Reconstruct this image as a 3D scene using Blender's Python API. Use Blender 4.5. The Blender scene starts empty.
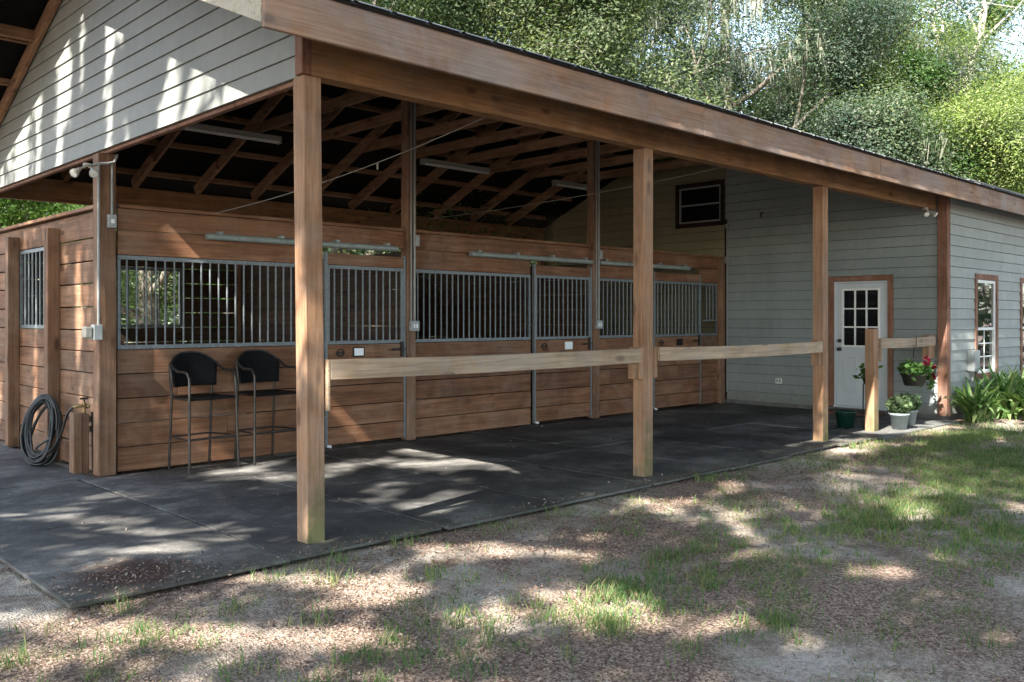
import bpy, math, random
import numpy as np
from mathutils import Vector, Matrix
R = math.radians
SC = bpy.context.scene
COL = SC.collection

# ------------------------------------------------------------------ camera
cam = bpy.data.cameras.new("camera"); camo = bpy.data.objects.new("camera", cam); COL.objects.link(camo)
camo.location = (-3.232, -5.359, 1.54)
camo.rotation_euler = (R(90), 0, R(-43.96))
cam.sensor_width = 36.0; cam.lens = 31.465; cam.shift_y = -0.0220
cam.clip_start = 0.05; cam.clip_end = 2000
SC.camera = camo
# ------------------------------------------------------------------ light
SUN_EL, SUN_AZ = 44.0, 12.0
S = Vector((-math.cos(R(SUN_EL))*math.cos(R(SUN_AZ)), -math.cos(R(SUN_EL))*math.sin(R(SUN_AZ)), math.sin(R(SUN_EL))))
w = bpy.data.worlds.new("World"); SC.world = w; w.use_nodes = True
nt = w.node_tree; bg = nt.nodes["Background"]
sky = nt.nodes.new("ShaderNodeTexSky"); sky.sky_type = 'NISHITA'; sky.sun_disc = False
sky.sun_elevation = R(SUN_EL); sky.sun_rotation = math.atan2(S.x, S.y)
sky.air_density = 1.0; sky.dust_density = 1.2; sky.ozone_density = 1.0
hs = nt.nodes.new('ShaderNodeHueSaturation'); hs.inputs['Saturation'].default_value = .8
nt.links.new(sky.outputs[0], hs.inputs['Color']); nt.links.new(hs.outputs[0], bg.inputs[0]); bg.inputs[1].default_value = 0.15
sl = bpy.data.lights.new("sun", 'SUN'); sl.energy = 5.0; sl.angle = R(0.55); sl.color = (1.0, 0.95, 0.87)
so = bpy.data.objects.new("sun", sl); COL.objects.link(so); so.rotation_euler = S.to_track_quat('Z', 'Y').to_euler()
so.location = (-20, -5, 30)
vs = SC.view_settings
vs.view_transform = 'Standard'; vs.look = 'None'; vs.exposure = 2.28; vs.gamma = 1.0; vs.use_curve_mapping = False
SC.cycles.max_bounces = 8; SC.cycles.transparent_max_bounces = 8

# ------------------------------------------------------------------ helpers
rng = random.Random(7)
NP = np.random.default_rng(11)

class MB:
    def __init__(s): s.v = []; s.f = []; s.sm = []
    def add(s, vs_, fs, smooth=False):
        n = len(s.v); s.v += [tuple(p) for p in vs_]
        for f in fs: s.f.append(tuple(i+n for i in f)); s.sm.append(smooth)
    def hexa(s, b, t):
        s.add(list(b)+list(t), [(3,2,1,0),(4,5,6,7),(0,1,5,4),(1,2,6,5),(2,3,7,6),(3,0,4,7)])
    def box(s, x0,x1,y0,y1,z0,z1):
        s.hexa([(x0,y0,z0),(x1,y0,z0),(x1,y1,z0),(x0,y1,z0)], [(x0,y0,z1),(x1,y0,z1),(x1,y1,z1),(x0,y1,z1)])
    def bar(s, p0, p1, w_, h_, up=(0,0,1)):
        p0=Vector(p0); p1=Vector(p1); d=(p1-p0).normalized(); u=Vector(up)
        a=d.cross(u).normalized()*(w_/2); b=a.cross(d).normalized()*(h_/2)
        q=[]
        for p in (p0,p1): q.append([p-a-b,p+a-b,p+a+b,p-a+b])
        s.hexa(q[0], q[1])
    def tube(s, pts, r, n=8, cap=True):
        pts=[Vector(p) for p in pts]; m=len(pts)
        rr = r if isinstance(r,(list,tuple)) else [r]*m
        d0=(pts[1]-pts[0]).normalized(); ref=Vector((0,0,1)) if abs(d0.z)<.9 else Vector((1,0,0))
        a=d0.cross(ref).normalized(); vs_=[]; prev=d0
        for i,p in enumerate(pts):
            d=(pts[min(i+1,m-1)]-pts[max(i-1,0)]).normalized()
            q=prev.rotation_difference(d); a=q@a; a=(a-d*a.dot(d)).normalized(); prev=d
            b=d.cross(a)
            for k in range(n):
                t=2*math.pi*k/n; vs_.append(p+(a*math.cos(t)+b*math.sin(t))*rr[i])
        fs=[]
        for i in range(m-1):
            for k in range(n):
                fs.append((i*n+k,i*n+(k+1)%n,(i+1)*n+(k+1)%n,(i+1)*n+k))
        s.add(vs_,fs,True)
        if cap:
            s.add(vs_[:n],[tuple(range(n))[::-1]]); s.add(vs_[-n:],[tuple(range(n))])
    def lathe(s, prof, c=(0,0,0), n=24):
        vs_=[]
        for r,z in prof:
            for k in range(n):
                t=2*math.pi*k/n; vs_.append((c[0]+r*math.cos(t),c[1]+r*math.sin(t),c[2]+z))
        fs=[]
        for i in range(len(prof)-1):
            for k in range(n): fs.append((i*n+k,i*n+(k+1)%n,(i+1)*n+(k+1)%n,(i+1)*n+k))
        s.add(vs_,fs,True)
    def build(s, name, mat, parent=None, bevel=0, loc=None):
        me=bpy.data.meshes.new(name); me.from_pydata(s.v,[],s.f); me.update()
        me.polygons.foreach_set("use_smooth", s.sm)
        o=bpy.data.objects.new(name,me); COL.objects.link(o); me.materials.append(mat)
        if parent: o.parent=parent
        if loc: o.location=loc
        if bevel:
            b=o.modifiers.new("bevel",'BEVEL'); b.width=bevel; b.segments=1; b.limit_method='ANGLE'
        return o

def tag(o,label=None,cat=None,group=None,kind=None):
    if label: o["label"]=label
    if cat: o["category"]=cat
    if group: o["group"]=group
    if kind: o["kind"]=kind
    return o
def thing(name,label,cat,loc=(0,0,0),rz=0,group=None):
    o=bpy.data.objects.new(name,None); o.empty_display_size=.2; COL.objects.link(o)
    o.location=loc; o.rotation_euler=(0,0,rz); return tag(o,label,cat,group)
def copy_tree(o,parent=None):
    c=o.copy(); COL.objects.link(c)
    if parent: c.parent=parent
    for ch in [q for q in COL.objects if q.parent==o]: copy_tree(ch,c)
    return c
def quads_obj(name, V, mat, parent=None, k=4):
    """V: (n*k,3) array, each k verts one face"""
    n=len(V)//k
    me=bpy.data.meshes.new(name); me.vertices.add(n*k); me.vertices.foreach_set("co",np.ascontiguousarray(V,dtype=np.float32).ravel())
    me.loops.add(n*k); me.loops.foreach_set("vertex_index",np.arange(n*k,dtype=np.int32))
    me.polygons.add(n); me.polygons.foreach_set("loop_start",np.arange(0,n*k,k,dtype=np.int32))
    me.update(calc_edges=True); me.validate()
    o=bpy.data.objects.new(name,me); COL.objects.link(o); me.materials.append(mat)
    if parent: o.parent=parent
    return o

# ------------------------------------------------------------------ materials
class N:
    def __init__(s,name):
        s.m=bpy.data.materials.new(name); s.m.use_nodes=True; s.t=s.m.node_tree; s.p=s.t.nodes["Principled BSDF"]
        s.out=s.t.nodes["Material Output"]
    def n(s,ty,**k):
        q=s.t.nodes.new(ty)
        for a,b in k.items(): setattr(q,a,b)
        return q
    def l(s,a,b): s.t.links.new(a,b)
    def coord(s,scale=(1,1,1),rot=(0,0,0),obj=True):
        tc=s.n("ShaderNodeTexCoord"); mp=s.n("ShaderNodeMapping"); s.l(tc.outputs["Object" if obj else "Generated"],mp.inputs[0])
        mp.inputs["Scale"].default_value=scale; mp.inputs["Rotation"].default_value=rot; return mp.outputs[0]
    def noise(s,vec,scale,detail=5,rough=.55,dist=0):
        q=s.n("ShaderNodeTexNoise"); s.l(vec,q.inputs["Vector"]); q.inputs["Scale"].default_value=scale
        q.inputs["Detail"].default_value=detail; q.inputs["Roughness"].default_value=rough; q.inputs["Distortion"].default_value=dist
        return q.outputs["Fac"]
    def ramp(s,fac,stops):
        q=s.n("ShaderNodeValToRGB"); s.l(fac,q.inputs[0]); e=q.color_ramp.elements
        while len(e)<len(stops): e.new(.5)
        for i,(p,c) in enumerate(stops):
            e[i].position=p; e[i].color=(*c,1) if len(c)==3 else c
        return q.outputs[0]
    def mix(s,f,a,b,mode='MIX'):
        q=s.n("ShaderNodeMix",data_type='RGBA',blend_type=mode)
        for sock,val in ((q.inputs[0],f),(q.inputs[6],a),(q.inputs[7],b)):
            if hasattr(val,"default_value") or hasattr(val,"is_linked"): s.l(val,sock)
            elif isinstance(val,(int,float)): sock.default_value=val
            else: sock.default_value=(*val,1)
        return q.outputs[2]
    def math(s,op,a,b=0.):
        q=s.n("ShaderNodeMath",operation=op)
        for i,v in enumerate((a,b)):
            if isinstance(v,(int,float)): q.inputs[i].default_value=v
            else: s.l(v,q.inputs[i])
        return q.outputs[0]
    def island(s): return s.n("ShaderNodeNewGeometry").outputs["Random Per Island"]
    def objrand(s): return s.n("ShaderNodeObjectInfo").outputs["Random"]
    def bump(s,h,strength=.3,dist=.01):
        q=s.n("ShaderNodeBump"); s.l(h,q.inputs["Height"]); q.inputs["Strength"].default_value=strength; q.inputs["Distance"].default_value=dist
        s.l(q.outputs[0],s.p.inputs["Normal"])
    def base(s,c):
        if isinstance(c,(tuple,list)): s.p.inputs["Base Color"].default_value=(*c,1)
        else: s.l(c,s.p.inputs["Base Color"])
    def set(s,rough=.6,metal=0.,spec=.5):
        s.p.inputs["Roughness"].default_value=rough; s.p.inputs["Metallic"].default_value=metal
        s.p.inputs["Specular IOR Level"].default_value=spec; return s.m

def wood(name,dark,mid,light,axis,weather=0.,wcol=(.46,.42,.38),algae=0.,var=.5,rough=.75,lichen=0.,wscale=1.3,knots=.75):
    q=N(name)
    sc=[14,14,14]; sc["xyz".index(axis)]=.9
    isl=q.island(); orr=q.objrand()
    tc=q.n("ShaderNodeTexCoord"); off=q.n("ShaderNodeCombineXYZ")
    m1=q.math('MULTIPLY',isl,37.0); m2=q.math('MULTIPLY',orr,53.0); ms=q.math('ADD',m1,m2)
    for i in range(3): q.l(ms,off.inputs[i])
    va=q.n("ShaderNodeVectorMath",operation='ADD'); q.l(tc.outputs["Object"],va.inputs[0]); q.l(off.outputs[0],va.inputs[1])
    mp=q.n("ShaderNodeMapping"); q.l(va.outputs[0],mp.inputs[0]); mp.inputs["Scale"].default_value=sc
    g1=q.noise(mp.outputs[0],1.0,7,.62,.6); 
    mp2=q.n("ShaderNodeMapping"); q.l(va.outputs[0],mp2.inputs[0]); s2=[55,55,55]; s2["xyz".index(axis)]=2.2; mp2.inputs["Scale"].default_value=s2
    g2=q.noise(mp2.outputs[0],1.0,4,.6,.2)
    c=q.ramp(g1,[(.28,dark),(.5,mid),(.72,light)])
    f2=q.ramp(g2,[(.35,(.72,.72,.72)),(.6,(1.05,1.05,1.05))])
    c=q.mix(1.0,c,f2,'MULTIPLY')
    # broad blotches
    n3=q.noise(va.outputs[0],2.3,4,.6,.4)
    c=q.mix(1.0,c,q.ramp(n3,[(.3,(.74,.72,.70)),(.65,(1.12,1.1,1.08))]),'MULTIPLY')
    # knots
    mpk=q.n("ShaderNodeMapping"); q.l(va.outputs[0],mpk.inputs[0]); sk=[5.5,5.5,5.5]; sk["xyz".index(axis)]=2.0; mpk.inputs["Scale"].default_value=sk
    vk=q.n("ShaderNodeTexVoronoi"); q.l(mpk.outputs[0],vk.inputs["Vector"]); vk.inputs["Scale"].default_value=1.0
    kn=q.ramp(vk.outputs["Distance"],[(.10,(1,1,1)),(.19,(0,0,0))])
    c=q.mix(q.math('MULTIPLY',kn,knots),c,(dark[0]*.35,dark[1]*.3,dark[2]*.3))
    # board to board variation
    bv=q.math('ADD',q.math('MULTIPLY',isl,.6),q.math('MULTIPLY',orr,.4))
    lo=1-var*.55; hi=1+var*.4
    c=q.mix(1.0,c,q.ramp(bv,[(0.1,(lo*.97,lo,lo*1.03)),(.9,(hi*1.02,hi,hi*.97))]),'MULTIPLY')
    if weather>0:
        wn=q.noise(va.outputs[0],wscale,8,.7,.8); wf=q.ramp(wn,[(.5-.25*weather,(0,0,0)),(.75-.2*weather,(1,1,1))])
        c=q.mix(q.math('MULTIPLY',wf,min(.9,.4+weather*.5)),c,q.mix(g2,[x*.55 for x in wcol],wcol))
    if algae>0:
        ge=q.n("ShaderNodeNewGeometry"); sx=q.n("ShaderNodeSeparateXYZ"); q.l(ge.outputs["Position"],sx.inputs[0])
        nsx=q.n("ShaderNodeSeparateXYZ"); q.l(ge.outputs["Normal"],nsx.inputs[0])
        an=q.math('SUBTRACT',q.noise(va.outputs[0],7,7,.7),q.math('MULTIPLY',sx.outputs[2],.62)); an=q.math('SUBTRACT',an,q.math('MULTIPLY',q.math('ADD',nsx.outputs[1],1.0),.28))
        c=q.mix(q.math('MULTIPLY',q.ramp(an,[(.10,(0,0,0)),(.5,(1,1,1))]),algae),c,(.080,.105,.035))
    if lichen>0:
        ln=q.noise(va.outputs[0],38,6,.7); lm=q.ramp(ln,[(.46-.1*lichen,(0,0,0)),(.62-.1*lichen,(1,1,1))])
        c=q.mix(q.math('MULTIPLY',lm,.8),c,(.50,.50,.42))
    q.base(c); q.bump(q.math('ADD',q.math('MULTIPLY',g2,.6),g1),.35,.004)
    return q.set(rough,0,.25)

CED=((.115,.053,.028),(.185,.091,.050),(.245,.130,.074))
M={}
M['plank_x']=wood("stained plank, grain along x",*CED,'x',.12,(.36,.27,.20),knots=.4)
M['plank_y']=wood("stained plank, grain along y",(.14,.068,.036),(.24,.122,.066),(.32,.175,.10),'y',.2,(.40,.30,.22))
POST=((.18,.096,.054),(.275,.158,.092),(.36,.22,.135))
M['post']=wood("cedar post",*POST,'z',.3,(.36,.29,.23),.75,.35)
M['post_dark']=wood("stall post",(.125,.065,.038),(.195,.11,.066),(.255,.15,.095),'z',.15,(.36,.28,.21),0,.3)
M['fascia']=wood("fascia board",(.19,.098,.052),(.29,.165,.092),(.37,.225,.14),'x',.62,(.40,.36,.35),0,.35)
M['beam']=wood("header beam",(.17,.088,.040),(.26,.142,.066),(.33,.19,.095),'x',.05,(.36,.28,.2),0,.25)
M['rake']=wood("lichen covered rake board",(.30,.27,.2),(.42,.38,.3),(.5,.46,.38),'y',.6,(.50,.48,.42),0,.3,lichen=.9)
M['frame_y']=wood("rafter lumber",(.18,.10,.058),(.285,.168,.10),(.37,.23,.145),'y',0,(.3,.3,.3),0,.5)
M['frame_x']=wood("purlin lumber",(.18,.10,.055),(.29,.17,.10),(.37,.23,.14),'x',0,(.3,.3,.3),0,.5)
M['rail']=wood("weathered rail board",(.235,.155,.095),(.34,.245,.16),(.42,.325,.23),'x',.5,(.38,.335,.28),0,.4,wscale=3.2)
M['trim']=wood("redwood stained trim",(.15,.072,.048),(.215,.108,.072),(.27,.145,.10),'z',.12,(.4,.3,.25),0,.3)
M['trim_dark']=wood("dark stained trim",(.012,.008,.006),(.018,.011,.008),(.026,.015,.01),'z',0,(.4,.3,.25),0,.2)
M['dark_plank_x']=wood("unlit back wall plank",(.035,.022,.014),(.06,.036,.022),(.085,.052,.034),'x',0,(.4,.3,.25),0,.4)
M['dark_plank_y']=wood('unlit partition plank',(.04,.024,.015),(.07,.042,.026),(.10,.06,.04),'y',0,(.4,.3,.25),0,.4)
M['bark']=wood("tree bark",(.07,.055,.042),(.14,.115,.09),(.24,.21,.175),'z',.5,(.30,.29,.26),0,.2,.9)
M['pale_bark']=wood("pale bark",(.36,.31,.26),(.52,.47,.41),(.66,.61,.55),'z',.3,(.6,.57,.52),0,.2,.8)

def siding(name,col):
    q=N(name); v=q.coord((1,1,1)); n=q.noise(v,1.3,5,.6); n2=q.noise(v,9,5,.65)
    c=q.mix(1.0,q.ramp(n,[(.3,[x*.86 for x in col]),(.7,[x*1.06 for x in col])]),q.ramp(n2,[(.3,(.93,.93,.93)),(.7,(1.04,1.04,1.04))]),'MULTIPLY')
    isl=q.island(); c=q.mix(1.0,c,q.ramp(isl,[(0,(.94,.94,.94)),(1,(1.05,1.05,1.05))]),'MULTIPLY')
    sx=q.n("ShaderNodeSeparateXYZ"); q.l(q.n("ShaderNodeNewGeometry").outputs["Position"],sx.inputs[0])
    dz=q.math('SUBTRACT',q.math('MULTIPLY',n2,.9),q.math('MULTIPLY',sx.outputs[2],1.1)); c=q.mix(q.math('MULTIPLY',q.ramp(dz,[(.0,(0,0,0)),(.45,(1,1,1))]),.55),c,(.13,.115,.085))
    stn=q.noise(q.coord((5,5,.5)),1.6,5,.65); c=q.mix(1.0,c,q.ramp(stn,[(.35,(.95,.95,.94)),(.55,(1,1,1))]),'MULTIPLY')
    q.base(c); q.bump(q.noise(q.coord((4,4,40)),3,3),.15,.003); return q.set(.6,0,.35)
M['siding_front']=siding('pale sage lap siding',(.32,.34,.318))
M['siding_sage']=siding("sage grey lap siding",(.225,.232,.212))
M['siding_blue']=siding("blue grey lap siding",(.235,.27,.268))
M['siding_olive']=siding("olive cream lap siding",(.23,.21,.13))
def plain(name,col,rough=.5,metal=0,spec=.5,var=.12,sc=20):
    q=N(name); n=q.noise(q.coord(),sc,4); q.base(q.ramp(n,[(.3,[x*(1-var) for x in col]),(.7,[min(1,x*(1+var)) for x in col])])); return q.set(rough,metal,spec)
M['galv']=plain("galvanised steel",(.155,.175,.183),.5,.3,.5,.25,30)
M['track']=plain("painted steel track",(.24,.275,.26),.45,.1,.5,.2)
M['conduit']=plain("grey conduit",(.25,.26,.25),.5,.1)
M['grey_box']=plain("grey electrical box",(.27,.29,.29),.5,.1)
M['white']=plain("white painted metal",(.74,.75,.73),.4,0,.5,.05)
M['white_door']=plain("white painted door",(.50,.55,.58),.4,0,.5,.04,3)
M['fixture']=plain("dusty white fixture",(.33,.32,.275),.45,0,.5,.15)
M['card']=plain("white card",(.8,.83,.85),.5,0,.5,.03)
M['blackmetal']=plain("black metal",(.018,.018,.018),.4,.6)
M['iron']=plain("rusty iron hardware",(.045,.035,.03),.6,.5)
M['bronze']=plain("worn bronze tube",(.055,.050,.046),.35,.7,.5,.3)
M['roofmetal']=plain("weathered metal roofing",(.13,.14,.14),.5,.3,.5,.4,6)
M['felt']=plain("black roof underlay",(.012,.011,.010),.9,0,.1)
M['lead_edge']=plain("dark drip edge",(.02,.02,.02),.6,.2)
M['greenplastic']=plain("dark green plastic",(.006,.036,.027),.35)
M['potgrey']=plain("pale grey pot",(.21,.245,.25),.5,0,.4,.1)
M['potdark']=plain("dark basket pot",(.035,.035,.03),.55)
M['soil']=plain("potting soil",(.03,.02,.014),.95)
M['cable']=plain("pale cable",(.20,.19,.165),.5)
M['hose']=plain("dark rubber hose",(.017,.021,.021),.4,0,.5,.3,8)
M['brass']=plain("dull brass",(.30,.22,.10),.4,.8)
M['doormat']=plain("brown doormat",(.10,.06,.045),.95,0,.1,.3,80)
M['concrete']=plain("concrete",(.13,.13,.122),.85,0,.3,.2,7)
M['bulb']=plain("lamp glass",(.7,.7,.66),.15)
# glass
q=N("window glass"); q.base((.008,.010,.012)); q.p.inputs["IOR"].default_value=2.1; q.bump(q.noise(q.coord(),2.0,2),.05,.02); M['glass']=q.set(.02,0,.5)
q=N("dim door glass"); q.base((.006,.007,.009)); M['glass_dim']=q.set(.05,0,.35)
# wicker
q=N("black wicker"); v=q.coord((1,1,1)); wv=q.n("ShaderNodeTexWave",wave_type='BANDS',bands_direction='X'); q.l(v,wv.inputs[0]); wv.inputs["Scale"].default_value=30
wz=q.n("ShaderNodeTexWave",wave_type='BANDS',bands_direction='Z'); q.l(v,wz.inputs[0]); wz.inputs["Scale"].default_value=38
h=q.math('MULTIPLY',wv.outputs["Fac"],wz.outputs["Fac"]); q.base(q.ramp(h,[(0,(.0015,.0015,.002)),(1,(.016,.0165,.019))])); q.bump(h,.8,.006); M['wicker']=q.set(.55,0,.18)
# rubber mats: dusty
def rubber():
    q=N("dusty black rubber"); tc=q.n("ShaderNodeTexCoord"); ge=q.n("ShaderNodeNewGeometry")
    v=ge.outputs["Position"]; n=q.noise(v,1.1,7,.62,.4); n2=q.noise(v,7,6,.7); n3=q.noise(v,90,3,.7)
    f=q.math('ADD',q.math('MULTIPLY',n,.7),q.math('MULTIPLY',n2,.3))
    c=q.ramp(f,[(.36,(.024,.0245,.0245)),(.50,(.074,.070,.065)),(.64,(.215,.205,.188))])
    c=q.mix(1.0,c,q.ramp(n3,[(.3,(.6,.6,.6)),(.7,(1.3,1.3,1.3))]),'MULTIPLY')
    c=q.mix(1.0,c,q.ramp(q.objrand(),[(0,(.75,.77,.8)),(1,(1.2,1.2,1.18))]),'MULTIPLY')
    sx=q.n("ShaderNodeSeparateXYZ"); q.l(v,sx.inputs[0])
    # green film towards the drip line
    g=q.math('SUBTRACT',q.math('MULTIPLY',q.noise(v,2.2,5,.6),1.0),q.math('ADD',q.math('MULTIPLY',sx.outputs[1],.55),.28))
    c=q.mix(q.math('MULTIPLY',q.ramp(g,[(0,(0,0,0)),(.35,(1,1,1))]),.3),c,(.10,.11,.075))
    # rusty brown leaf stain in the low corner
    sub=q.n("ShaderNodeVectorMath",operation='SUBTRACT'); q.l(v,sub.inputs[0]); sub.inputs[1].default_value=(-1.12,.12,0)
    ln=q.n("ShaderNodeVectorMath",operation='LENGTH'); q.l(sub.outputs[0],ln.inputs[0])
    st=q.math('ADD',ln.outputs["Value"],q.math('MULTIPLY',n2,.45))
    c=q.mix(q.ramp(st,[(.42,(1,1,1)),(.68,(0,0,0))]),c,(.060,.034,.022))
    # leaf crumbs
    vo=q.n("ShaderNodeTexVoronoi"); q.l(v,vo.inputs["Vector"]); vo.inputs["Scale"].default_value=26
    cr=q.math('MULTIPLY',q.ramp(vo.outputs["Distance"],[(.10,(1,1,1)),(.18,(0,0,0))]),q.ramp(q.noise(v,1.7,3),[(.52,(0,0,0)),(.66,(1,1,1))]))
    c=q.mix(q.math('MULTIPLY',cr,.6),c,(.26,.18,.10))
    q.base(c); q.bump(q.math('ADD',n3,n2),.4,.004); return q.set(.72,0,.35)
M['rubber']=rubber()
# ground
def ground():
    q=N("sandy ground with leaf litter"); v=q.n("ShaderNodeNewGeometry").outputs["Position"]
    n1=q.noise(v,.55,6,.6,.5); n2=q.noise(v,1.5,8,.72,.9); n3=q.noise(v,34,6,.75); n4=q.noise(v,140,3,.7)
    sand=q.ramp(n3,[(.30,(.27,.235,.195)),(.5,(.48,.43,.365)),(.70,(.68,.62,.54))])
    vo=q.n("ShaderNodeTexVoronoi"); q.l(v,vo.inputs["Vector"]); vo.inputs["Scale"].default_value=85
    mulch=q.ramp(vo.outputs["Color"],[(.15,(.085,.056,.042)),(.5,(.235,.165,.122)),(.85,(.45,.35,.28))])
    soil=q.ramp(n3,[(.3,(.10,.075,.055)),(.7,(.27,.205,.155))])
    f=q.ramp(n2,[(.40,(0,0,0)),(.55,(1,1,1))])
    c=q.mix(f,mulch,q.mix(q.ramp(n1,[(.46,(0,0,0)),(.60,(1,1,1))]),mulch,sand))
    c=q.mix(q.ramp(q.noise(v,1.4,6,.7,.3),[(.56,(0,0,0)),(.68,(1,1,1))]),c,soil)
    moss=q.ramp(q.noise(v,1.9,7,.7),[(.55,(0,0,0)),(.70,(1,1,1))])
    c=q.mix(q.math('MULTIPLY',moss,.5),c,(.12,.13,.055))
    c=q.mix(1.0,c,q.ramp(n4,[(.3,(.68,.68,.68)),(.7,(1.25,1.25,1.25))]),'MULTIPLY')
    q.base(c); q.bump(q.math('ADD',n3,q.math('MULTIPLY',vo.outputs["Distance"],.8)),.8,.02); return q.set(.92,0,.2)
M['ground']=ground()
def leafmat(name,cols,trans=.4,rough=.7,spec=.12):
    q=N(name); isl=q.island(); k=len(cols)
    c=q.ramp(isl,[((i+.5)/k,cc) for i,cc in enumerate(cols)])
    v=q.n("ShaderNodeNewGeometry").outputs["Position"]
    c=q.mix(1.0,c,q.ramp(q.noise(v,.45,4,.6),[(.32,(.62,.68,.74)),(.68,(1.35,1.28,1.12))]),'MULTIPLY')
    q.base(c); m=q.set(rough,0,spec)
    tr=q.n("ShaderNodeBsdfTranslucent"); q.l(q.mix(1.0,c,(1.5,1.6,.7),'MULTIPLY'),tr.inputs[0])
    mx=q.n("ShaderNodeMixShader"); mx.inputs[0].default_value=trans; q.l(q.p.outputs[0],mx.inputs[1]); q.l(tr.outputs[0],mx.inputs[2]); q.l(mx.outputs[0],q.out.inputs[0])
    return m
M['oak']=leafmat("oak leaves",[(.046,.080,.040),(.064,.104,.052),(.090,.128,.070),(.14,.16,.11)])
M['oak_blue']=leafmat("dark oak leaves",[(.042,.074,.050),(.060,.098,.066),(.086,.124,.088),(.145,.165,.135)])
M['olive_leaf']=leafmat("olive leaves",[(.058,.088,.040),(.082,.114,.052),(.112,.142,.072),(.155,.17,.11)])
M['lime_leaf']=leafmat("lime leaves",[(.11,.165,.048),(.145,.205,.062),(.19,.245,.088),(.25,.28,.15)],.45)
M['bright_leaf']=leafmat("bright leaves",[(.055,.115,.035),(.075,.15,.045),(.105,.175,.06)],.45)
M['moss']=leafmat("spanish moss",[(.14,.15,.12),(.19,.20,.165),(.24,.245,.21)],.3,.8,.1)
M['grass']=leafmat("grass blades",[(.065,.135,.055),(.095,.18,.068),(.13,.215,.085),(.17,.22,.10),(.30,.26,.15)],.4)
M['strap']=leafmat("strap leaves",[(.065,.14,.042),(.095,.185,.055),(.14,.235,.07),(.24,.30,.12)],.35,.45,.3)
M['potleaf']=leafmat("pot plant leaves",[(.06,.10,.05),(.09,.14,.07),(.13,.17,.10)],.3)
M['petal']=leafmat("red petals",[(.16,.006,.014),(.24,.010,.024),(.20,.018,.055)],.3)
q=N("dry leaf litter"); isl=q.island(); q.base(q.ramp(isl,[(.05,(.04,.026,.020)),(.3,(.12,.072,.05)),(.55,(.22,.14,.10)),(.75,(.32,.24,.185)),(.95,(.28,.25,.22))])); M['litter']=q.set(.8,0,.2)

# ------------------------------------------------------------------ ground
def build_ground():
    mb=MB(); xs=np.concatenate([np.linspace(-300,-12,13)[:-1],np.linspace(-12,18,200),np.linspace(18,400,14)[1:]])
    ys=np.concatenate([np.linspace(-300,-12,13)[:-1],np.linspace(-12,12,160),np.linspace(12,400,14)[1:]])
    r=np.random.default_rng(3); ph=r.uniform(0,6.28,(14,3)); fr=r.normal(0,1.6,(14,2))
    X,Y=np.meshgrid(xs,ys); Z=np.full_like(X,-.035)
    near=np.exp(-((X-2)/14)**4-((Y)/10)**4)
    for i in range(14): Z+=near*.006*np.sin(X*fr[i,0]+Y*fr[i,1]+ph[i,0])
    cover=(X>-1.75)&(X<18)&(Y>-.30)&(Y<8.5)          # flat pad below mats and building
    Z=np.where(cover,-.045,Z)
    V=np.stack([X,Y,Z],-1).reshape(-1,3); nx=len(xs)
    F=[]
    for j in range(len(ys)-1):
        for i in range(nx-1): F.append((j*nx+i,j*nx+i+1,(j+1)*nx+i+1,(j+1)*nx+i))
    mb.v=[tuple(p) for p in V]; mb.f=F; mb.sm=[True]*len(F)
    o=mb.build("ground",M['ground']); o["kind"]="structure"
build_ground()

# ------------------------------------------------------------------ barn
L=11.0; YD=3.82; YB=8.4; YR=4.2; EAVE=-.55; OH=.62; XE=17.0
def zr(y):  # underside of roof sheet
    return 3.55+.4167*(y-EAVE) if y<YR else 3.55+.4167*(YR-EAVE)-.4167*(y-YR)
ZRIDGE=zr(YR); YEB=2*YR-EAVE
barn=thing("barn","open timber barn with a long gabled roof on square cedar posts","barn",(0,0,0))
PW=.14
def post(x,y,z1,mat,w_=PW,z0=-.01,lean=0):
    mb=MB()
    # slightly subdivided and twisted column
    n=8; vs_=[]; tw=rng.uniform(-.012,.012)
    for i in range(n+1):
        t=i/n; a=tw*(t-.0); dx=.0025*math.sin(t*5+x)+lean*t; 
        for sx,sy in ((0,0),(1,0),(1,1),(0,1)):
            px=(sx-.5)*w_; py=(sy-.5)*w_
            vs_.append((x+w_/2+dx+px*math.cos(a)-py*math.sin(a),y+w_/2+px*math.sin(a)+py*math.cos(a),z0+(z1-z0)*t))
    fs=[(3,2,1,0),tuple(4*n+k for k in range(4))]
    for i in range(n):
        for k in range(4): fs.append((4*i+k,4*i+(k+1)%4,4*i+4+(k+1)%4,4*i+4+k))
    mb.add(vs_,fs); return mb.build("post",mat,barn,.006)
for x in (0,3.72,7.34): post(x,0,3.2,M['post'],lean=-.03 if x==0 else 0)
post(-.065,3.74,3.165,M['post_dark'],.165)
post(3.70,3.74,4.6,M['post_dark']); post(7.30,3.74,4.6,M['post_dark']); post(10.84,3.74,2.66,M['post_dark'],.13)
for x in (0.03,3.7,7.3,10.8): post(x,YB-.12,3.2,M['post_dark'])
def beamx(name,x0,x1,y0,y1,z0,z1,mat,bev=.005):
    mb=MB(); mb.box(x0,x1,y0,y1,z0,z1); return mb.build(name,mat,barn,bev)
cuts=[0.02,7.45,10.92]
for a,b in zip(cuts[:-1],cuts[1:]): beamx("header_beam",a,b-.003,-.012,.03,3.2,3.52,M['beam'])
beamx("header_beam",.1,10.92,.05,.135,3.203,3.53,M['beam'])
mb=MB(); mb.box(-.05,.018,-.014,.085,3.203,3.60); mb.build("corner_board",M['trim'],barn,.004)
beamx("header_beam",.02,10.95,YB-.06,YB+.03,3.2,3.52,M['beam'])
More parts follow.
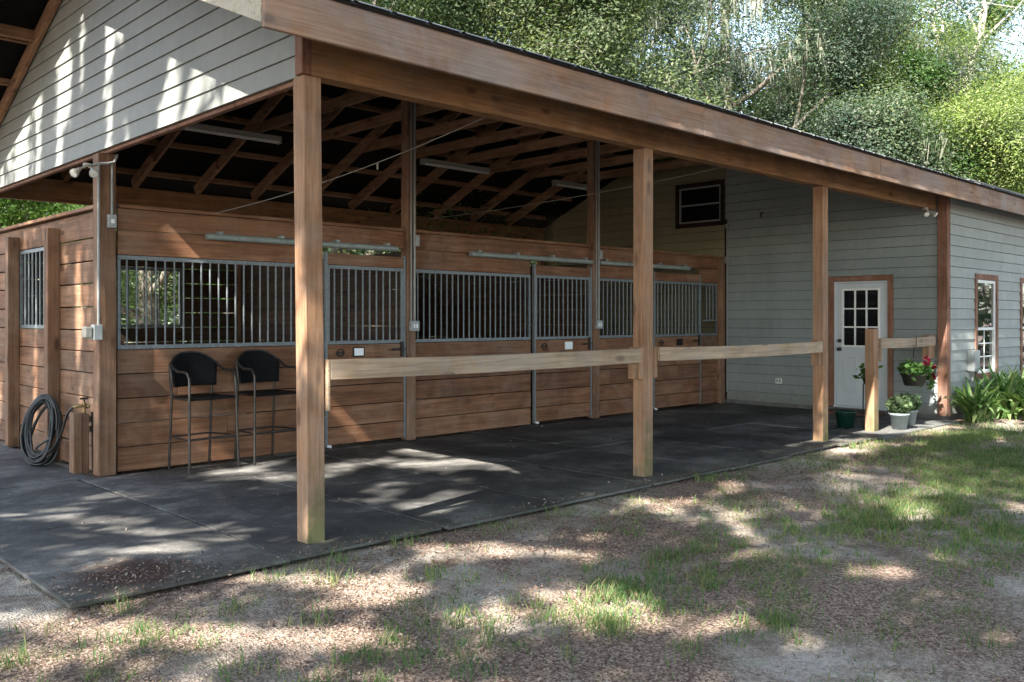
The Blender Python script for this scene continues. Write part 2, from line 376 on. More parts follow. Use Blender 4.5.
# fascia + drip edge + rake boards
fx=[-OH,3.92,7.75,11.59,XE+.4]
for a,b in zip(fx[:-1],fx[1:]): beamx("fascia_board",a,b-.004,EAVE,EAVE+.038,3.262,3.548,M['fascia'])
beamx("fascia_board",-OH,XE,YEB-.04,YEB,3.262,3.548,M['fascia'])
for sgn in (1,-1):
    y0=EAVE+.042 if sgn>0 else YEB-.042; y1=YR-.002*sgn
    mb=MB(); xa,xb=-OH-.002,-OH+.038
    d=.26
    def zz(y): return zr(y)-.012
    ysx=(y0,y1) if sgn>0 else (y1,y0)
    a_,b_=ysx
    mb.hexa([(xa,a_,zz(a_)-d),(xb,a_,zz(a_)-d),(xb,b_,zz(b_)-d),(xa,b_,zz(b_)-d)],[(xa,a_,zz(a_)),(xb,a_,zz(a_)),(xb,b_,zz(b_)),(xa,b_,zz(b_))])
    mb.build("rake_board",M['rake'],barn,.004)
# roofing: underlay then ribbed metal sheet
roof=MB()
for sgn in (1,-1):
    ye=EAVE-.05 if sgn>0 else YEB+.05
    mb=MB(); A=(ye,zr(ye)); B=(YR,ZRIDGE)
    x0,x1=-OH-.06,XE+.5
    ribs=np.arange(x0,x1,.30)
    vs_=[]; fs=[]
    prof=[]
    for xx in ribs:
        prof+=[(xx,.0),(xx+.045,.0),(xx+.055,.012),(xx+.085,.012),(xx+.095,.0)]
    prof.append((x1,0.))
    for (xx,h_) in prof:
        for (yy,zz_) in (A,B): vs_.append((xx,yy,zz_+.012+h_))
    for i in range(len(prof)-1): fs.append((2*i,2*i+2,2*i+3,2*i+1) if sgn>0 else (2*i,2*i+1,2*i+3,2*i+2))
    roof.add(vs_,fs)
    mb.hexa([(x0+.03,ye+.02*sgn,A[1]-.004+.008*sgn*0),(x1-.03,ye+.02*sgn,A[1]-.004),(x1-.03,YR,B[1]-.004),(x0+.03,YR,B[1]-.004)],
            [(x0+.03,ye+.02*sgn,A[1]+.006),(x1-.03,ye+.02*sgn,A[1]+.006),(x1-.03,YR,B[1]+.006),(x0+.03,YR,B[1]+.006)])
    mb.build("roof_underlay",M['felt'],barn)
ro=roof.build("roof",M['roofmetal'],barn)
mb=MB(); mb.hexa([(-OH-.07,YR-.16,ZRIDGE-.03),(XE+.5,YR-.16,ZRIDGE-.03),(XE+.5,YR,ZRIDGE+.045),(-OH-.07,YR,ZRIDGE+.045)],[(-OH-.07,YR-.16,ZRIDGE-.02),(XE+.5,YR-.16,ZRIDGE-.02),(XE+.5,YR,ZRIDGE+.055),(-OH-.07,YR,ZRIDGE+.055)])
mb.hexa([(-OH-.07,YR+.002,ZRIDGE+.045),(XE+.5,YR+.002,ZRIDGE+.045),(XE+.5,YR+.16,ZRIDGE-.03),(-OH-.07,YR+.16,ZRIDGE-.03)],[(-OH-.07,YR+.002,ZRIDGE+.055),(XE+.5,YR+.002,ZRIDGE+.055),(XE+.5,YR+.16,ZRIDGE-.02),(-OH-.07,YR+.16,ZRIDGE-.02)])
mb.build("ridge_cap",M['roofmetal'],ro)
mb=MB(); mb.box(-OH-.04,XE+.45,EAVE-.028,EAVE-.003,3.528,3.556); mb.build("drip_edge",M['lead_edge'],ro)
# purlins
for k in range(6):
    for sgn in (1,-1):
        y=YR-sgn*(.18+.79*k); zt=zr(y)-.008
        mb=MB(); big=(k%2==1); x0=-OH+.045
        mb.bar((x0,y,zt-.045),(L-.02,y,zt-.045),.038,.085,(0,sgn*-.385,.92)); mb.build("purlin",M['frame_x'],barn,.003)
# lookouts, deeper, from barge to rake board
for y in (5.69,7.27,2.7,1.1):
    s_=-1 if y>YR else 1; zt=zr(y)-.10
    mb=MB(); mb.bar((-OH+.045,y+.05,zt-.06),(-.03,y+.05,zt-.06),.04,.15,(0,-.385*s_,.92)); mb.build("lookout",M['frame_x'],barn,.004)
# rafters and collar ties
RX=[.07+.0,1.10,2.09,3.07,4.05,5.03,5.97,6.90,7.93,8.91,9.93]
for i,x in enumerate(RX):
    for sgn in (1,-1):
        ye=-.02 if sgn>0 else YB+.02
        off=.105+.085
        mb=MB(); mb.bar((x,ye,zr(ye)-off),(x,YR-.001*sgn,ZRIDGE-off),.04,.17,(0,-.385*sgn,.92)); mb.build("rafter",M['frame_y'],barn,.003)
        if i and sgn<0:
            mb=MB(); mb.bar((x-.045,YB-.02,zr(YB)-off-.02),(x-.045,YB-.75,zr(YB-.75)-off-.02),.04,.15,(0,.385,.92)); mb.build("rafter_scab",M['frame_y'],barn,.003)
    if i>=1:
        mb=MB(); mb.box(x+.021,x+.061,1.63,6.77,4.22,4.37); mb.build("collar_tie",M['frame_y'],barn,.003)
mb=MB(); mb.bar((.0,YR,ZRIDGE-.16),(L,YR,ZRIDGE-.16),.04,.24); mb.build("ridge_board",M['frame_x'],barn)
# barge rafters outside gable siding
for sgn in (1,-1):
    ye=-.02 if sgn>0 else YB
    if sgn<0:
        mb=MB(); mb.bar((-.065,YB,zr(YB)-.19),(-.065,YR,ZRIDGE-.19),.05,.16,(0,.385,.92)); mb.build("barge_rafter",M['frame_y'],barn,.003)
# lap siding
def lap(mb, axis, pos, face, zlo, zhi, span, openings=(), step=.165, thick=.012, seed=1, gap=.006):
    """axis 'x': wall lies in x=pos, courses run along y; face=-1 looks to the minus side"""
    k=0; z=zlo; rr=random.Random(seed)
    while z<zhi-1e-4:
        z2=min(z+step,zhi)
        edges=sorted({z,z2,*[e for o in openings for e in (o[2],o[3]) if z<e<z2]})
        for za,zb in zip(edges[:-1],edges[1:]):
            zb=zb-gap if abs(zb-z2)<1e-6 else zb
            a0,b0=span(za); a1,b1=span(zb)
            if b1-a1<.02 and b0-a0<.02: continue
            segs=[((a0,a1),(b0,b1))]
            for (oa,ob,oz0,oz1) in openings:
                if oz0<=za+1e-6 and oz1>=zb-1e-6:
                    ns=[]
                    for (l0,l1),(r0,r1) in segs:
                        if ob<=l0 or oa>=r0: ns.append(((l0,l1),(r0,r1))); continue
                        if oa>l0: ns.append(((l0,l1),(oa,oa)))
                        if ob<r0: ns.append(((ob,ob),(r0,r1)))
                    segs=ns
            for (l0,l1),(r0,r1) in segs:
                # butt joints
                js=[(l0,l1)]
                Ls=r0-l0
                if Ls>4: t=rr.uniform(.35,.65); js.append((l0+(r0-l0)*t,l1+(r1-l1)*t))
                js.append((r0,r1))
                for (p0,p1),(q0,q1) in zip(js[:-1],js[1:]):
                    g=.002 
                    oA=thick*(1-(za-z)/step)+.004; oB=thick*(1-(zb-z)/step)+.004
                    def P(u,zv,o_): return (pos+face*o_,u,zv) if axis=='x' else (u,pos+face*o_,zv)
                    bt=[P(p0,za,-.01),P(q0-g,za,-.01),P(q0-g,za,oA),P(p0,za,oA)]
                    tp=[P(p1,zb,-.01),P(q1-g,zb,-.01),P(q1-g,zb,oB),P(p1,zb,oB)]
                    mb.hexa(bt,tp)
        z=z2; k+=1
def gspan(z):
    z=max(z,zr(.0)-.03-.0)
    t=(z+.07-3.55)/.4167+EAVE
    return (max(.03,t), min(YB,2*YR-t))
def gspan2(z):
    t=(z+.075-3.55)/.4167+EAVE
    return (max(.086,t), min(YB+.05,2*YR-t))
mb=MB(); lap(mb,'x',-.012,-1,3.2,ZRIDGE-.09,gspan2,step=.155,thick=.014,seed=5,gap=.004); mb.build("gable_siding",M['siding_sage'],barn)
mb=MB(); e_=[(.10,3.2),(.10,gspan2(3.2)[0]),(0,0)]
ys_=[.10,YR,YB]; pts_=[(.10,3.2),(YB,3.2),(YB,zr(YB)-.12),(YR,ZRIDGE-.12),(.10,zr(.10)-.12)]
mb.add([(-.003,y,z) for y,z in pts_]+[(.0,y,z) for y,z in pts_],[(0,1,2,3,4),(9,8,7,6,5)]+[(i,5+i,5+(i+1)%5,(i+1)%5) for i in range(5)]); mb.build("sheathing",M['felt'],barn)
mb=MB(); mb.box(.003,.055,.14,YB+.05,3.165,3.197); mb.build("gable_plate",M['trim'],barn,.004)
mb=MB(); mb.box(.0,.05,.14,YB,3.2,3.34); mb.build("gable_plate",M['frame_y'],barn,.004)

# ------------------------------------------------------------------ stall fronts
def planks(mb,axis,a,b,p0,p1,zs,gap=.006,seed=0,split=None):
    rr=random.Random(seed)
    for z0,z1 in zip(zs[:-1],zs[1:]):
        j=rr.uniform(-.003,.003)
        parts=[(a,b)]
        if split and rr.random()<split:
            t=a+(b-a)*rr.uniform(.25,.75); parts=[(a,t-.002),(t+.002,b)]
        for u,v in parts:
            if axis=='x': mb.box(u,v,p0+j,p1+j,z0+gap/2,z1-gap/2)
            else: mb.box(p0+j,p1+j,u,v,z0+gap/2,z1-gap/2)
ZL=[.0,.245,.49,.735,.98,1.228]
def bars(mb,axis,a,b,pos,z0,z1,n=None,sp=.1,r=.0105):
    n=n or max(2,int(round((b-a)/sp)))
    for i in range(1,n):
        u=a+(b-a)*i/n
        p=(u,pos) if axis=='x' else (pos,u)
        mb.tube([(p[0],p[1],z0),(p[0],p[1],z1)],r,8,False)
def frame_rect(mb,axis,a,b,pos,z0,z1,wd=.035,dp=.03,sides=True):
    def bx(u0,u1,v0,v1):
        if axis=='x': mb.box(u0,u1,pos-dp/2,pos+dp/2,v0,v1)
        else: mb.box(pos-dp/2,pos+dp/2,u0,u1,v0,v1)
    bx(a,b,z0,z0+wd); bx(a,b,z1-wd,z1)
    if sides: bx(a,a+wd*.7,z0+wd,z1-wd); bx(b-wd*.7,b,z0+wd,z1-wd)

bays=[(.14,3.70,2.52,1.04,3.55,"stall front behind the two wicker bar chairs, with white name card"),
      (3.84,7.30,6.03,4.78,7.27,"middle stall front between the two inner conduit posts"),
      (7.44,10.84,8.87,7.46,9.87,"stall front farthest back, ending at the grey house wall")]
for bi,(x0,x1,xd,t0,t1,lab) in enumerate(bays):
    st=thing("stall_front",lab,"stall front",(0,0,0),0,"stall fronts")
    xe=x1 if bi<2 else 10.25
    # fixed lower planks
    mb=MB(); planks(mb,'x',x0,xd-.03,YD,YD+.038,ZL,.010,bi+1,.45); 
    mb.build("lower_planks",M['plank_x'],st,.003)
    if bi==2: mb=MB(); planks(mb,'x',xe+.01,x1,YD,YD+.038,ZL,.006,bi+9,0); mb.build("lower_planks",M['plank_x'],st,.003)
    # upper planks: lower board only beyond the track gap
    mb=MB(); planks(mb,'x',x0,x1,YD,YD+.038,[2.43,2.645],.004,bi+21,0)
    planks(mb,'x',x0,xd-.05,YD,YD+.038,[2.178,2.43],.006,bi+31,0)
    if xe<x1: planks(mb,'x',xe+.01,x1,YD,YD+.038,[2.178,2.43],.006,bi+33,0)
    mb.build("upper_planks",M['plank_x'],st,.003)
    mb=MB(); mb.box(x0,x1,YD-.03,YD+.07,2.647,2.685); mb.build("cap_board",M['plank_x'],st,.004)
    mb=MB(); frame_rect(mb,'x',x0+.003,xd-.035,YD+.018,1.231,2.175,.04,.032); bars(mb,'x',x0,xd-.03,YD+.018,1.27,2.14)
    mb.build("bar_grille",M['galv'],st)
    if bi==2:
        mb=MB(); frame_rect(mb,'x',xe+.01,x1,YD+.018,1.231,2.175,.04,.032); bars(mb,'x',xe+.16,x1-.02,YD+.018,1.5,2.14)
        mb.box(xe+.14,x1-.01,YD+.004,YD+.03,1.49,1.52); mb.build("bar_grille",M['galv'],st)
    # sliding door hangs a little proud
    yd=YD-.045
    do=MB(); planks(do,'x',xd+.03,xe-.035,yd,yd+.036,[.03,.245,.49,.735,.98,1.228],.010,bi+41,.5)
    dr=do.build("sliding_door",M['plank_x'],st,.003)
    do=MB(); planks(do,'x',xd+.03,xe-.035,yd,yd+.036,[2.178,2.318],.004,bi+47); do.build("door_header",M['plank_x'],dr,.003)
    mb=MB(); frame_rect(mb,'x',xd+.03,xe-.035,yd+.018,1.231,2.175,.04,.032); bars(mb,'x',xd+.03,xe-.035,yd+.018,1.27,2.14); mb.build("door_grille",M['galv'],dr)
    for xx in (xd,xe-.03):
        mb=MB(); mb.box(xx-.004,xx+.026,yd-.008,yd+.044,.02,2.33); mb.build("edge_channel",M['galv'],dr,.003)
    mb=MB(); mb.tube([(xd+.012,yd-.012,.03),(xd+.06,yd-.02,.02)],.018,8); mb.build("floor_guide",M['white'],dr)
    # latch: ring pull, bolt and strap
    mb=MB(); lx=xe-.12
    mb.box(lx-.10,lx+.02,yd-.012,yd-.002,1.135,1.165); mb.box(lx+.03,lx+.06,yd-.03,yd-.002,1.06,1.25)
    mb.tube([(lx-.16,yd-.02,1.15),(lx+.10,yd-.02,1.15)],.007,6)
    for cx_ in (xd+.20,):
        mb.tube([(cx_+.045*math.cos(t),yd-.014,1.13+.045*math.sin(t)) for t in np.linspace(0,2*math.pi,13)],.008,6,False); mb.box(cx_-.06,cx_+.06,yd-.008,yd-.002,1.115,1.145)
    mb.build("latch",M['iron'],dr)
    cxx=(2.98,6.76,9.6)[bi]
    mb=MB(); mb.box(cxx-.085,cxx+.085,yd-.012,yd-.002,1.075,1.19); ch=mb.build("card_holder",M['blackmetal'] if bi!=1 else M['white'],dr,.002)
    if bi<2:
        mb=MB(); mb.box(cxx-.066,cxx+.066,yd-.016,yd-.0125,1.09,1.178); mb.build("card",M['card'],ch)
    # round track
    mb=MB(); mb.tube([(t0,YD-.06,2.415),(t1,YD-.06,2.415)],.036,14); tr=mb.build("door_track",M['track'],st)
    for tx in np.linspace(t0+.15,t1-.15,4):
        mb=MB(); mb.box(tx-.025,tx+.025,YD-.095,YD-.003,2.445,2.475); mb.build("track_bracket",M['track'],tr,.002)
# side wall of the end stall
sw=thing("stall_side_wall","tall plank end wall of the stalls with a small barred window, beside the hose coil","stall wall",(0,0,0))
YS=[3.89,5.19,5.33,6.69,6.83,8.3]
def sidepl(a,b,zs,seed):
    mb=MB(); planks(mb,'y',a,b,.03,.068,zs,.010,seed,.0); return mb
Z9=[-.02,.235,.48,.73,.98,1.20,1.42]
mb=MB()
for a,b,sd in ((3.90,5.25,1),(5.253,6.73,2),(6.733,8.28,3)):
    planks(mb,'y',a,b,.03,.068,Z9,.010,sd); planks(mb,'y',a,b,.03,.068,[2.365,2.635],.012,sd+3)
    if sd!=2: planks(mb,'y',a,b,.03,.068,[1.42,1.66,1.90,2.13,2.365],.014,sd+8)
mb.build("side_planks",M['plank_y'],sw,.003)
mb=MB(); mb.box(-.02,.10,3.9,8.3,2.647,2.685); mb.build("cap_board",M['plank_y'],sw,.004)
for y in (5.19,6.69):
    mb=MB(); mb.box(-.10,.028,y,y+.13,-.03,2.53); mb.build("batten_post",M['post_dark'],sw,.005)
mb=MB(); frame_rect(mb,'y',5.34,6.68,.045,1.425,2.36,.04,.03); bars(mb,'y',5.37,6.65,.045,1.46,2.33,9,r=.013); mb.build("window_grille",M['galv'],sw)
# back wall and partitions
bw=thing("stall_back_wall","dark plank rear wall of the stalls with barred openings showing greenery","stall wall",(0,0,0))
wins=[(1.15,2.78),(4.7,5.1),(8.6,9.4)]
ZB=[0,.24,.48,.72,.96,1.18,1.40]; ZU=[1.40,1.63,1.86,2.09,2.32]; ZT=[2.32,2.60]
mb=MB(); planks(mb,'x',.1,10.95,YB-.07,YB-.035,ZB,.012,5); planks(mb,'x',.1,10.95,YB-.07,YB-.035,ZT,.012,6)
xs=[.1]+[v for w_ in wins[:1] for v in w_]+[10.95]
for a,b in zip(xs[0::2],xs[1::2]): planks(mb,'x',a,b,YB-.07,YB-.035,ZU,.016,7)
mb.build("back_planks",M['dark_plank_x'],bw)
mb=MB(); frame_rect(mb,'x',1.15,2.78,YB-.05,1.40,2.32,.05,.04); bars(mb,'x',1.15,2.78,YB-.05,1.45,2.27,14); mb.build("window_grille",M['galv'],bw)
for x,l in ((3.75,"dark plank partition wall between the first and middle stall"),(7.35,"dark plank partition wall between the middle and last stall")):
    p=thing("stall_partition",l,"stall wall",(0,0,0))
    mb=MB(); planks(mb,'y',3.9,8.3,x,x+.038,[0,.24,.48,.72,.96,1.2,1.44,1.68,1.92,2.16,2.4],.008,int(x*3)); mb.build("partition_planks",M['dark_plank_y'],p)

# ------------------------------------------------------------------ house
house=thing("house","grey lap sided house end wall and front with brown trimmed door and windows","house",(L,0,0))
HF=-.12
def hobj(mb,name,mat,parent=None,bev=0):
    for i,v in enumerate(mb.v): mb.v[i]=(v[0]-L,v[1],v[2])
    return mb.build(name,mat,parent or house,bev)
DO=(.755,1.66,.10,2.15)           # door leaf opening on x=L wall
mb=MB(); lap(mb,'x',L,-1,.066,zr(3.76)-.2,lambda z:(max(HF+.10,(z+.25-3.55)/.4167+EAVE),3.74),[(DO[0]-.09,DO[1]+.09,.066,DO[3]+.09)],.163,.015,11); hobj(mb,"side_siding",M['siding_blue'])
mb=MB(); lap(mb,'x',L,-1,.066,ZRIDGE-.2,lambda z:(max(3.745,(z+.25-3.55)/.4167+EAVE),min(YB,2*YR-((z+.25-3.55)/.4167+EAVE))),[(3.76,4.85,3.26,4.10)],.163,.015,12); hobj(mb,"rear_side_siding",M['siding_olive'])
W1=(12.21,13.28,.545,2.27); W2=(14.46,16.0,.545,2.27)
mb=MB(); lap(mb,'y',HF,-1,.066,3.62,lambda z:(L+.09,XE),[W1,W2],.163,.015,13); hobj(mb,"front_siding",M['siding_front'])
mb=MB(); lap(mb,'x',XE,1,.066,ZRIDGE-.2,lambda z:(max(HF,(z+.25-3.55)/.4167+EAVE),min(YB,2*YR-((z+.25-3.55)/.4167+EAVE))),(),.163,.015,14); hobj(mb,"end_siding",M['siding_sage'])
mb=MB(); lap(mb,'y',YB,1,.066,3.55,lambda z:(L,XE),(),.163,.015,15); hobj(mb,"rear_siding",M['siding_sage'])
mb=MB(); mb.box(L+.02,XE-.02,HF+.02,YB-.02,-.05,.064); hobj(mb,"foundation",M['concrete'])
mb=MB(); pts_=[(HF+.05,.07),(YB-.03,.07),(YB-.03,zr(YB)-.22),(YR,ZRIDGE-.22),(HF+.05,zr(HF)-.22)]
mb.add([(L+.0105,y,z) for y,z in pts_]+[(L+.013,y,z) for y,z in pts_],[(0,1,2,3,4),(9,8,7,6,5)]+[(i,5+i,5+(i+1)%5,(i+1)%5) for i in range(5)])
mb=MB() if False else mb; hobj(mb,"sheathing",M['felt']) if False else None
mb=MB(); mb.box(L+.06,L+.10,HF+.06,YB-.06,.066,3.45); mb.box(L+.1,XE-.06,HF+.06,HF+.1,.066,3.5); hobj(mb,"inner_lining",M['felt'])
mb=MB(); mb.box(L-.045,L+.002,HF-.045,HF+.10,.05,3.60); mb.box(L+.004,L+.092,HF-.045,HF-.005,.05,3.60); hobj(mb,"corner_trim",M['trim'],None,.004)
mb=MB(); mb.box(L-.03,L-.0,3.71,3.75,.06,3.36); hobj(mb,"corner_strip",M['trim_dark'])
mb=MB(); mb.box(L-.10,XE,EAVE+.04,HF+.1,3.60,3.62); hobj(mb,"soffit",M['siding_sage'])
# door
mb=MB(); mb.box(L-.028,L+.02,DO[0]-.085,DO[0],.08,DO[3]); mb.box(L-.028,L+.02,DO[1],DO[1]+.085,.08,DO[3]); mb.box(L-.030,L+.02,DO[0]-.085,DO[1]+.085,DO[3]+.001,DO[3]+.085); trim=hobj(mb,"door_trim",M['trim'],None,.004)
xf=L+.0
mb=MB(); mb.box(xf,xf+.05,DO[0]+.002,DO[0]+.03,.1,DO[3]-.002); mb.box(xf,xf+.05,DO[1]-.03,DO[1]-.002,.1,DO[3]-.002); mb.box(xf,xf+.05,DO[0]+.03,DO[1]-.03,DO[3]-.03,DO[3]-.002); mb.box(xf-.03,xf+.05,DO[0]+.002,DO[1]-.002,.07,.1); hobj(mb,"door_jamb",M['white_door'],None,.003)
mb=MB(); ya,yb=DO[0]+.034,DO[1]-.034; xl=xf+.012
gy0,gy1,gz0,gz1=ya+.13,yb-.13,1.10,2.0
mb.box(xl,xl+.04,ya,gy0,.105,2.115); mb.box(xl,xl+.04,gy1,yb,.105,2.115); mb.box(xl,xl+.04,gy0,gy1,gz1,2.115); mb.box(xl,xl+.04,gy0,gy1,.105,gz0)
door=hobj(mb,"door",M['white_door'])
mb=MB()
for (a,b) in ((ya+.13,ya+.355),(yb-.355,yb-.13)):
    for t,(o1,o2) in enumerate(((0,.0),)):
        z0,z1=.30,.92
        for (u0,u1,v0,v1) in ((a,b,z0,z0+.02),(a,b,z1-.02,z1),(a,a+.02,z0+.02,z1-.02),(b-.02,b,z0+.02,z1-.02)): mb.box(xl-.010,xl+.001,u0,u1,v0,v1)
        mb.box(xl-.007,xl+.001,a+.05,b-.05,z0+.05,z1-.05)
hobj(mb,"door_panel",M['white_door'],door,.003)
mb=MB()
for (u0,u1,v0,v1) in ((gy0-.03,gy1+.03,gz0-.03,gz0),(gy0-.03,gy1+.03,gz1,gz1+.03),(gy0-.03,gy0,gz0,gz1),(gy1,gy1+.03,gz0,gz1)): mb.box(xl-.014,xl+.0,u0,u1,v0,v1)
for i in (1,2):
    u=gy0+(gy1-gy0)*i/3; mb.box(xl-.010,xl+.012,u-.011,u+.011,gz0+.001,gz1-.001)
    zz_=gz0+(gz1-gz0)*i/3
    for k in range(3):
        mb.box(xl-.010,xl+.012,gy0+(gy1-gy0)*k/3+(.0115 if k else .001),gy0+(gy1-gy0)*(k+1)/3-(.0115 if k<2 else .001),zz_-.011,zz_+.011)
hobj(mb,"muntins",M['white'],door)
mb=MB(); mb.box(xl+.014,xl+.02,gy0,gy1,gz0,gz1); hobj(mb,"glazing",M['glass_dim'],door)
for z_ in (1.03,1.17):
    mb=MB(); mb.tube([(xl,yb-.06,z_),(xl-.03,yb-.06,z_)],.014,10); mb.tube([(xl-.03,yb-.06,z_),(xl-.06,yb-.06,z_)],.028 if z_<1.1 else .02,12); mb.tube([(xl+.001,yb-.06,z_),(xl-.008,yb-.06,z_)],.034,14)
    hobj(mb,"door_knob" if z_<1.1 else "deadbolt",M['iron'],door)
# windows
def hwin(Wd,n_h):
    x0,x1,z0,z1=Wd; y=HF
    t=.095
    mb=MB(); mb.box(x0,x0+t,y-.03,y+.05,z0,z1); mb.box(x1-t,x1,y-.03,y+.05,z0,z1); mb.box(x0+t,x1-t,y-.032,y+.05,z1-t,z1); mb.box(x0+t,x1-t,y-.034,y+.05,z0,z0+t)
    wn=hobj(mb,"window",M['trim'],None,.004)
    a,b,c,d=x0+t+.002,x1-t-.002,z0+t+.002,z1-t-.002; fw=.05; mid=c+(d-c)*.475
    mb=MB()
    for (u0,u1,v0,v1) in ((a,b,c,c+fw),(a,b,d-fw,d),(a,a+fw,c+fw,d-fw),(b-fw,b,c+fw,d-fw),(a+fw,b-fw,mid-.022,mid+.022)): mb.box(u0,u1,y-.012,y+.05,v0,v1)
    hobj(mb,"window_frame",M['white'],wn,.003)
    mb=MB(); mb.box(a+fw,b-fw,y+.012,y+.018,mid+.022,d-fw); mb.box(a+fw,b-fw,y+.026,y+.032,c+fw,mid-.022); hobj(mb,"pane",M['glass'],wn)
    mb=MB()
    for i in range(1,n_h): 
        xx=a+fw+(b-a-2*fw)*i/n_h; mb.box(xx-.009,xx+.009,y+.018,y+.0255,c+fw,mid-.022)
    for i in range(1,3):
        zz_=c+fw+(mid-.022-c-fw)*i/3
        for k in range(n_h):
            p0=a+fw+(b-a-2*fw)*k/n_h+(.0095 if k else 0); p1=a+fw+(b-a-2*fw)*(k+1)/n_h-(.0095 if k<n_h-1 else 0)
            mb.box(p0,p1,y+.018,y+.0255,zz_-.009,zz_+.009)
    hobj(mb,"muntins",M['white'],wn)
hwin(W1,2); hwin(W2,3)
# high window in the side wall
mb=MB(); y0,y1,z0,z1=3.76,4.85,3.26,4.10; t=.085
mb.box(L-.03,L+.04,y0,y0+t,z0,z1); mb.box(L-.03,L+.04,y1-t,y1,z0,z1); mb.box(L-.032,L+.04,y0+t,y1-t,z0,z0+t); mb.box(L-.032,L+.04,y0+t,y1-t,z1-t,z1)
wn=hobj(mb,"window",M['trim_dark'],None,.004)
mb=MB(); a,b,c,d=y0+t,y1-t,z0+t,z1-t
for (u0,u1,v0,v1) in ((a,b,c,c+.03),(a,b,d-.03,d),(a,a+.03,c+.03,d-.03),(b-.03,b,c+.03,d-.03),(a+.03,b-.03,(c+d)/2-.015,(c+d)/2+.015)): mb.box(L-.012,L+.04,u0,u1,v0,v1)
hobj(mb,"window_frame",M['conduit'],wn)
mb=MB(); mb.box(L+.01,L+.015,a+.03,b-.03,c+.03,d-.03); hobj(mb,"pane",M['glass_dim'],wn)
# outlet, hook, vertical conduit, meter box : own things fixed to the walls
o=thing("wall_outlet","white double outlet low on the shaded grey wall","outlet",(L-.012,2.66,.45))
mb=MB(); mb.box(-.022,0,-.06,.06,-.045,.045); mb.build("cover_plate",M['white'],o,.004); mb=MB(); mb.box(-.03,-.023,-.045,-.005,-.03,.03); mb.box(-.03,-.023,.008,.045,-.03,.03); mb.build("socket",M['conduit'],o,.003)
o=MB(); o.tube([(L-.01,2.98,3.41),(L-.07,2.98,3.41),(L-.085,2.98,3.37),(L-.07,2.98,3.33)],.012,7); tag(o.build("wall_hook",M['iron']),"small dark hook high on the shaded grey wall where a cable ends","hook")
o=MB(); o.tube([(L-.03,3.70,3.22),(L-.03,3.70,.2)],.012,8); o.box(L-.06,L-.012,3.66,3.74,2.55,2.67); o.box(L-.05,L-.012,3.675,3.725,3.2,3.27)
tag(o.build("wall_conduit",M['conduit']),"thin grey conduit running down the corner below the high dark window","conduit")
o=thing("meter_box","small grey electrical disconnect box left of the tall narrow window","electrical box",(11.98,HF-.016,.86))
mb=MB(); mb.box(-.12,.10,-.11,0,-.16,.17); bx=mb.build("box_body",M['grey_box'],o,.006); mb=MB(); mb.box(-.125,.105,-.118,-.111,-.12,.175); mb.build("box_lid",M['grey_box'],bx,.003)
mb=MB(); mb.tube([(0,-.04,-.16),(0,-.04,-.9)],.018,8); mb.build("conduit",M['conduit'],o); mb=MB(); mb.box(.10,.14,-.08,-.03,-.02,.06); mb.build("lever",M['conduit'],o,.003)

# ------------------------------------------------------------------ rails, short post
def rail(x0,x1,z0,z1,lab,cleats,bracket=None):
    o=thing("hitching_rail",lab,"rail",((x0+x1)/2,.0,0),0,"wooden rails between the posts")
    c=(x0+x1)/2
    mb=MB(); n=10; vs_=[];
    for i in range(n+1):
        t=i/n; xx=x0+(x1-x0)*t-c; dz=-.012*math.sin(math.pi*t)+rng.uniform(-.0015,.0015)
        vs_+=[(xx,-.03,z0+dz),(xx,.012,z0+dz),(xx,.012,z1+dz),(xx,-.03,z1+dz)]
    fs=[(0,1,2,3),(4*n+3,4*n+2,4*n+1,4*n)]
    for i in range(n):
        for k in range(4): fs.append((4*i+k,4*i+4+k,4*i+4+(k+1)%4,4*i+(k+1)%4))
    mb.add(vs_,fs); mb.build("rail_board",M['rail'],o,.004)
    for (a,b,y0,y1,za,zb) in cleats:
        mb=MB(); mb.box(a-c,b-c,y0,y1,za,zb); mb.build("cleat",M['post'],o,.005)
    if bracket:
        a,b,y0,y1,za,zb=bracket; mb=MB(); mb.box(a-c,b-c,y0,y1,za,zb); mb.build("hanger_board",M['rail'],o,.003)
rail(.165,3.63,1.115,1.255,"long weathered rail from the nearest post to the middle front post",[(3.64,3.717,.0,.13,.955,1.26),(3.59,3.638,.02,.10,.955,1.105)],(.143,.162,-.03,.10,.90,1.255))
rail(3.935,7.28,1.12,1.255,"pale weathered rail from the middle front post to the third post",[(3.862,3.925,-.005,.13,.96,1.26),(7.275,7.338,.016,.13,.955,1.265)])
rail(9.00,10.87,1.13,1.27,"short brown rail by the house corner with the flower basket hanging from it",[(10.72,10.95,.016,.12,.93,1.29)],(8.965,8.995,-.03,.06,.95,1.265))
o=MB(); o.box(8.80,8.94,-.0,.13,-.02,1.40); tag(o.build("short_post",M['post'],None,.006),"short waist high cedar post in front of the white door","post")

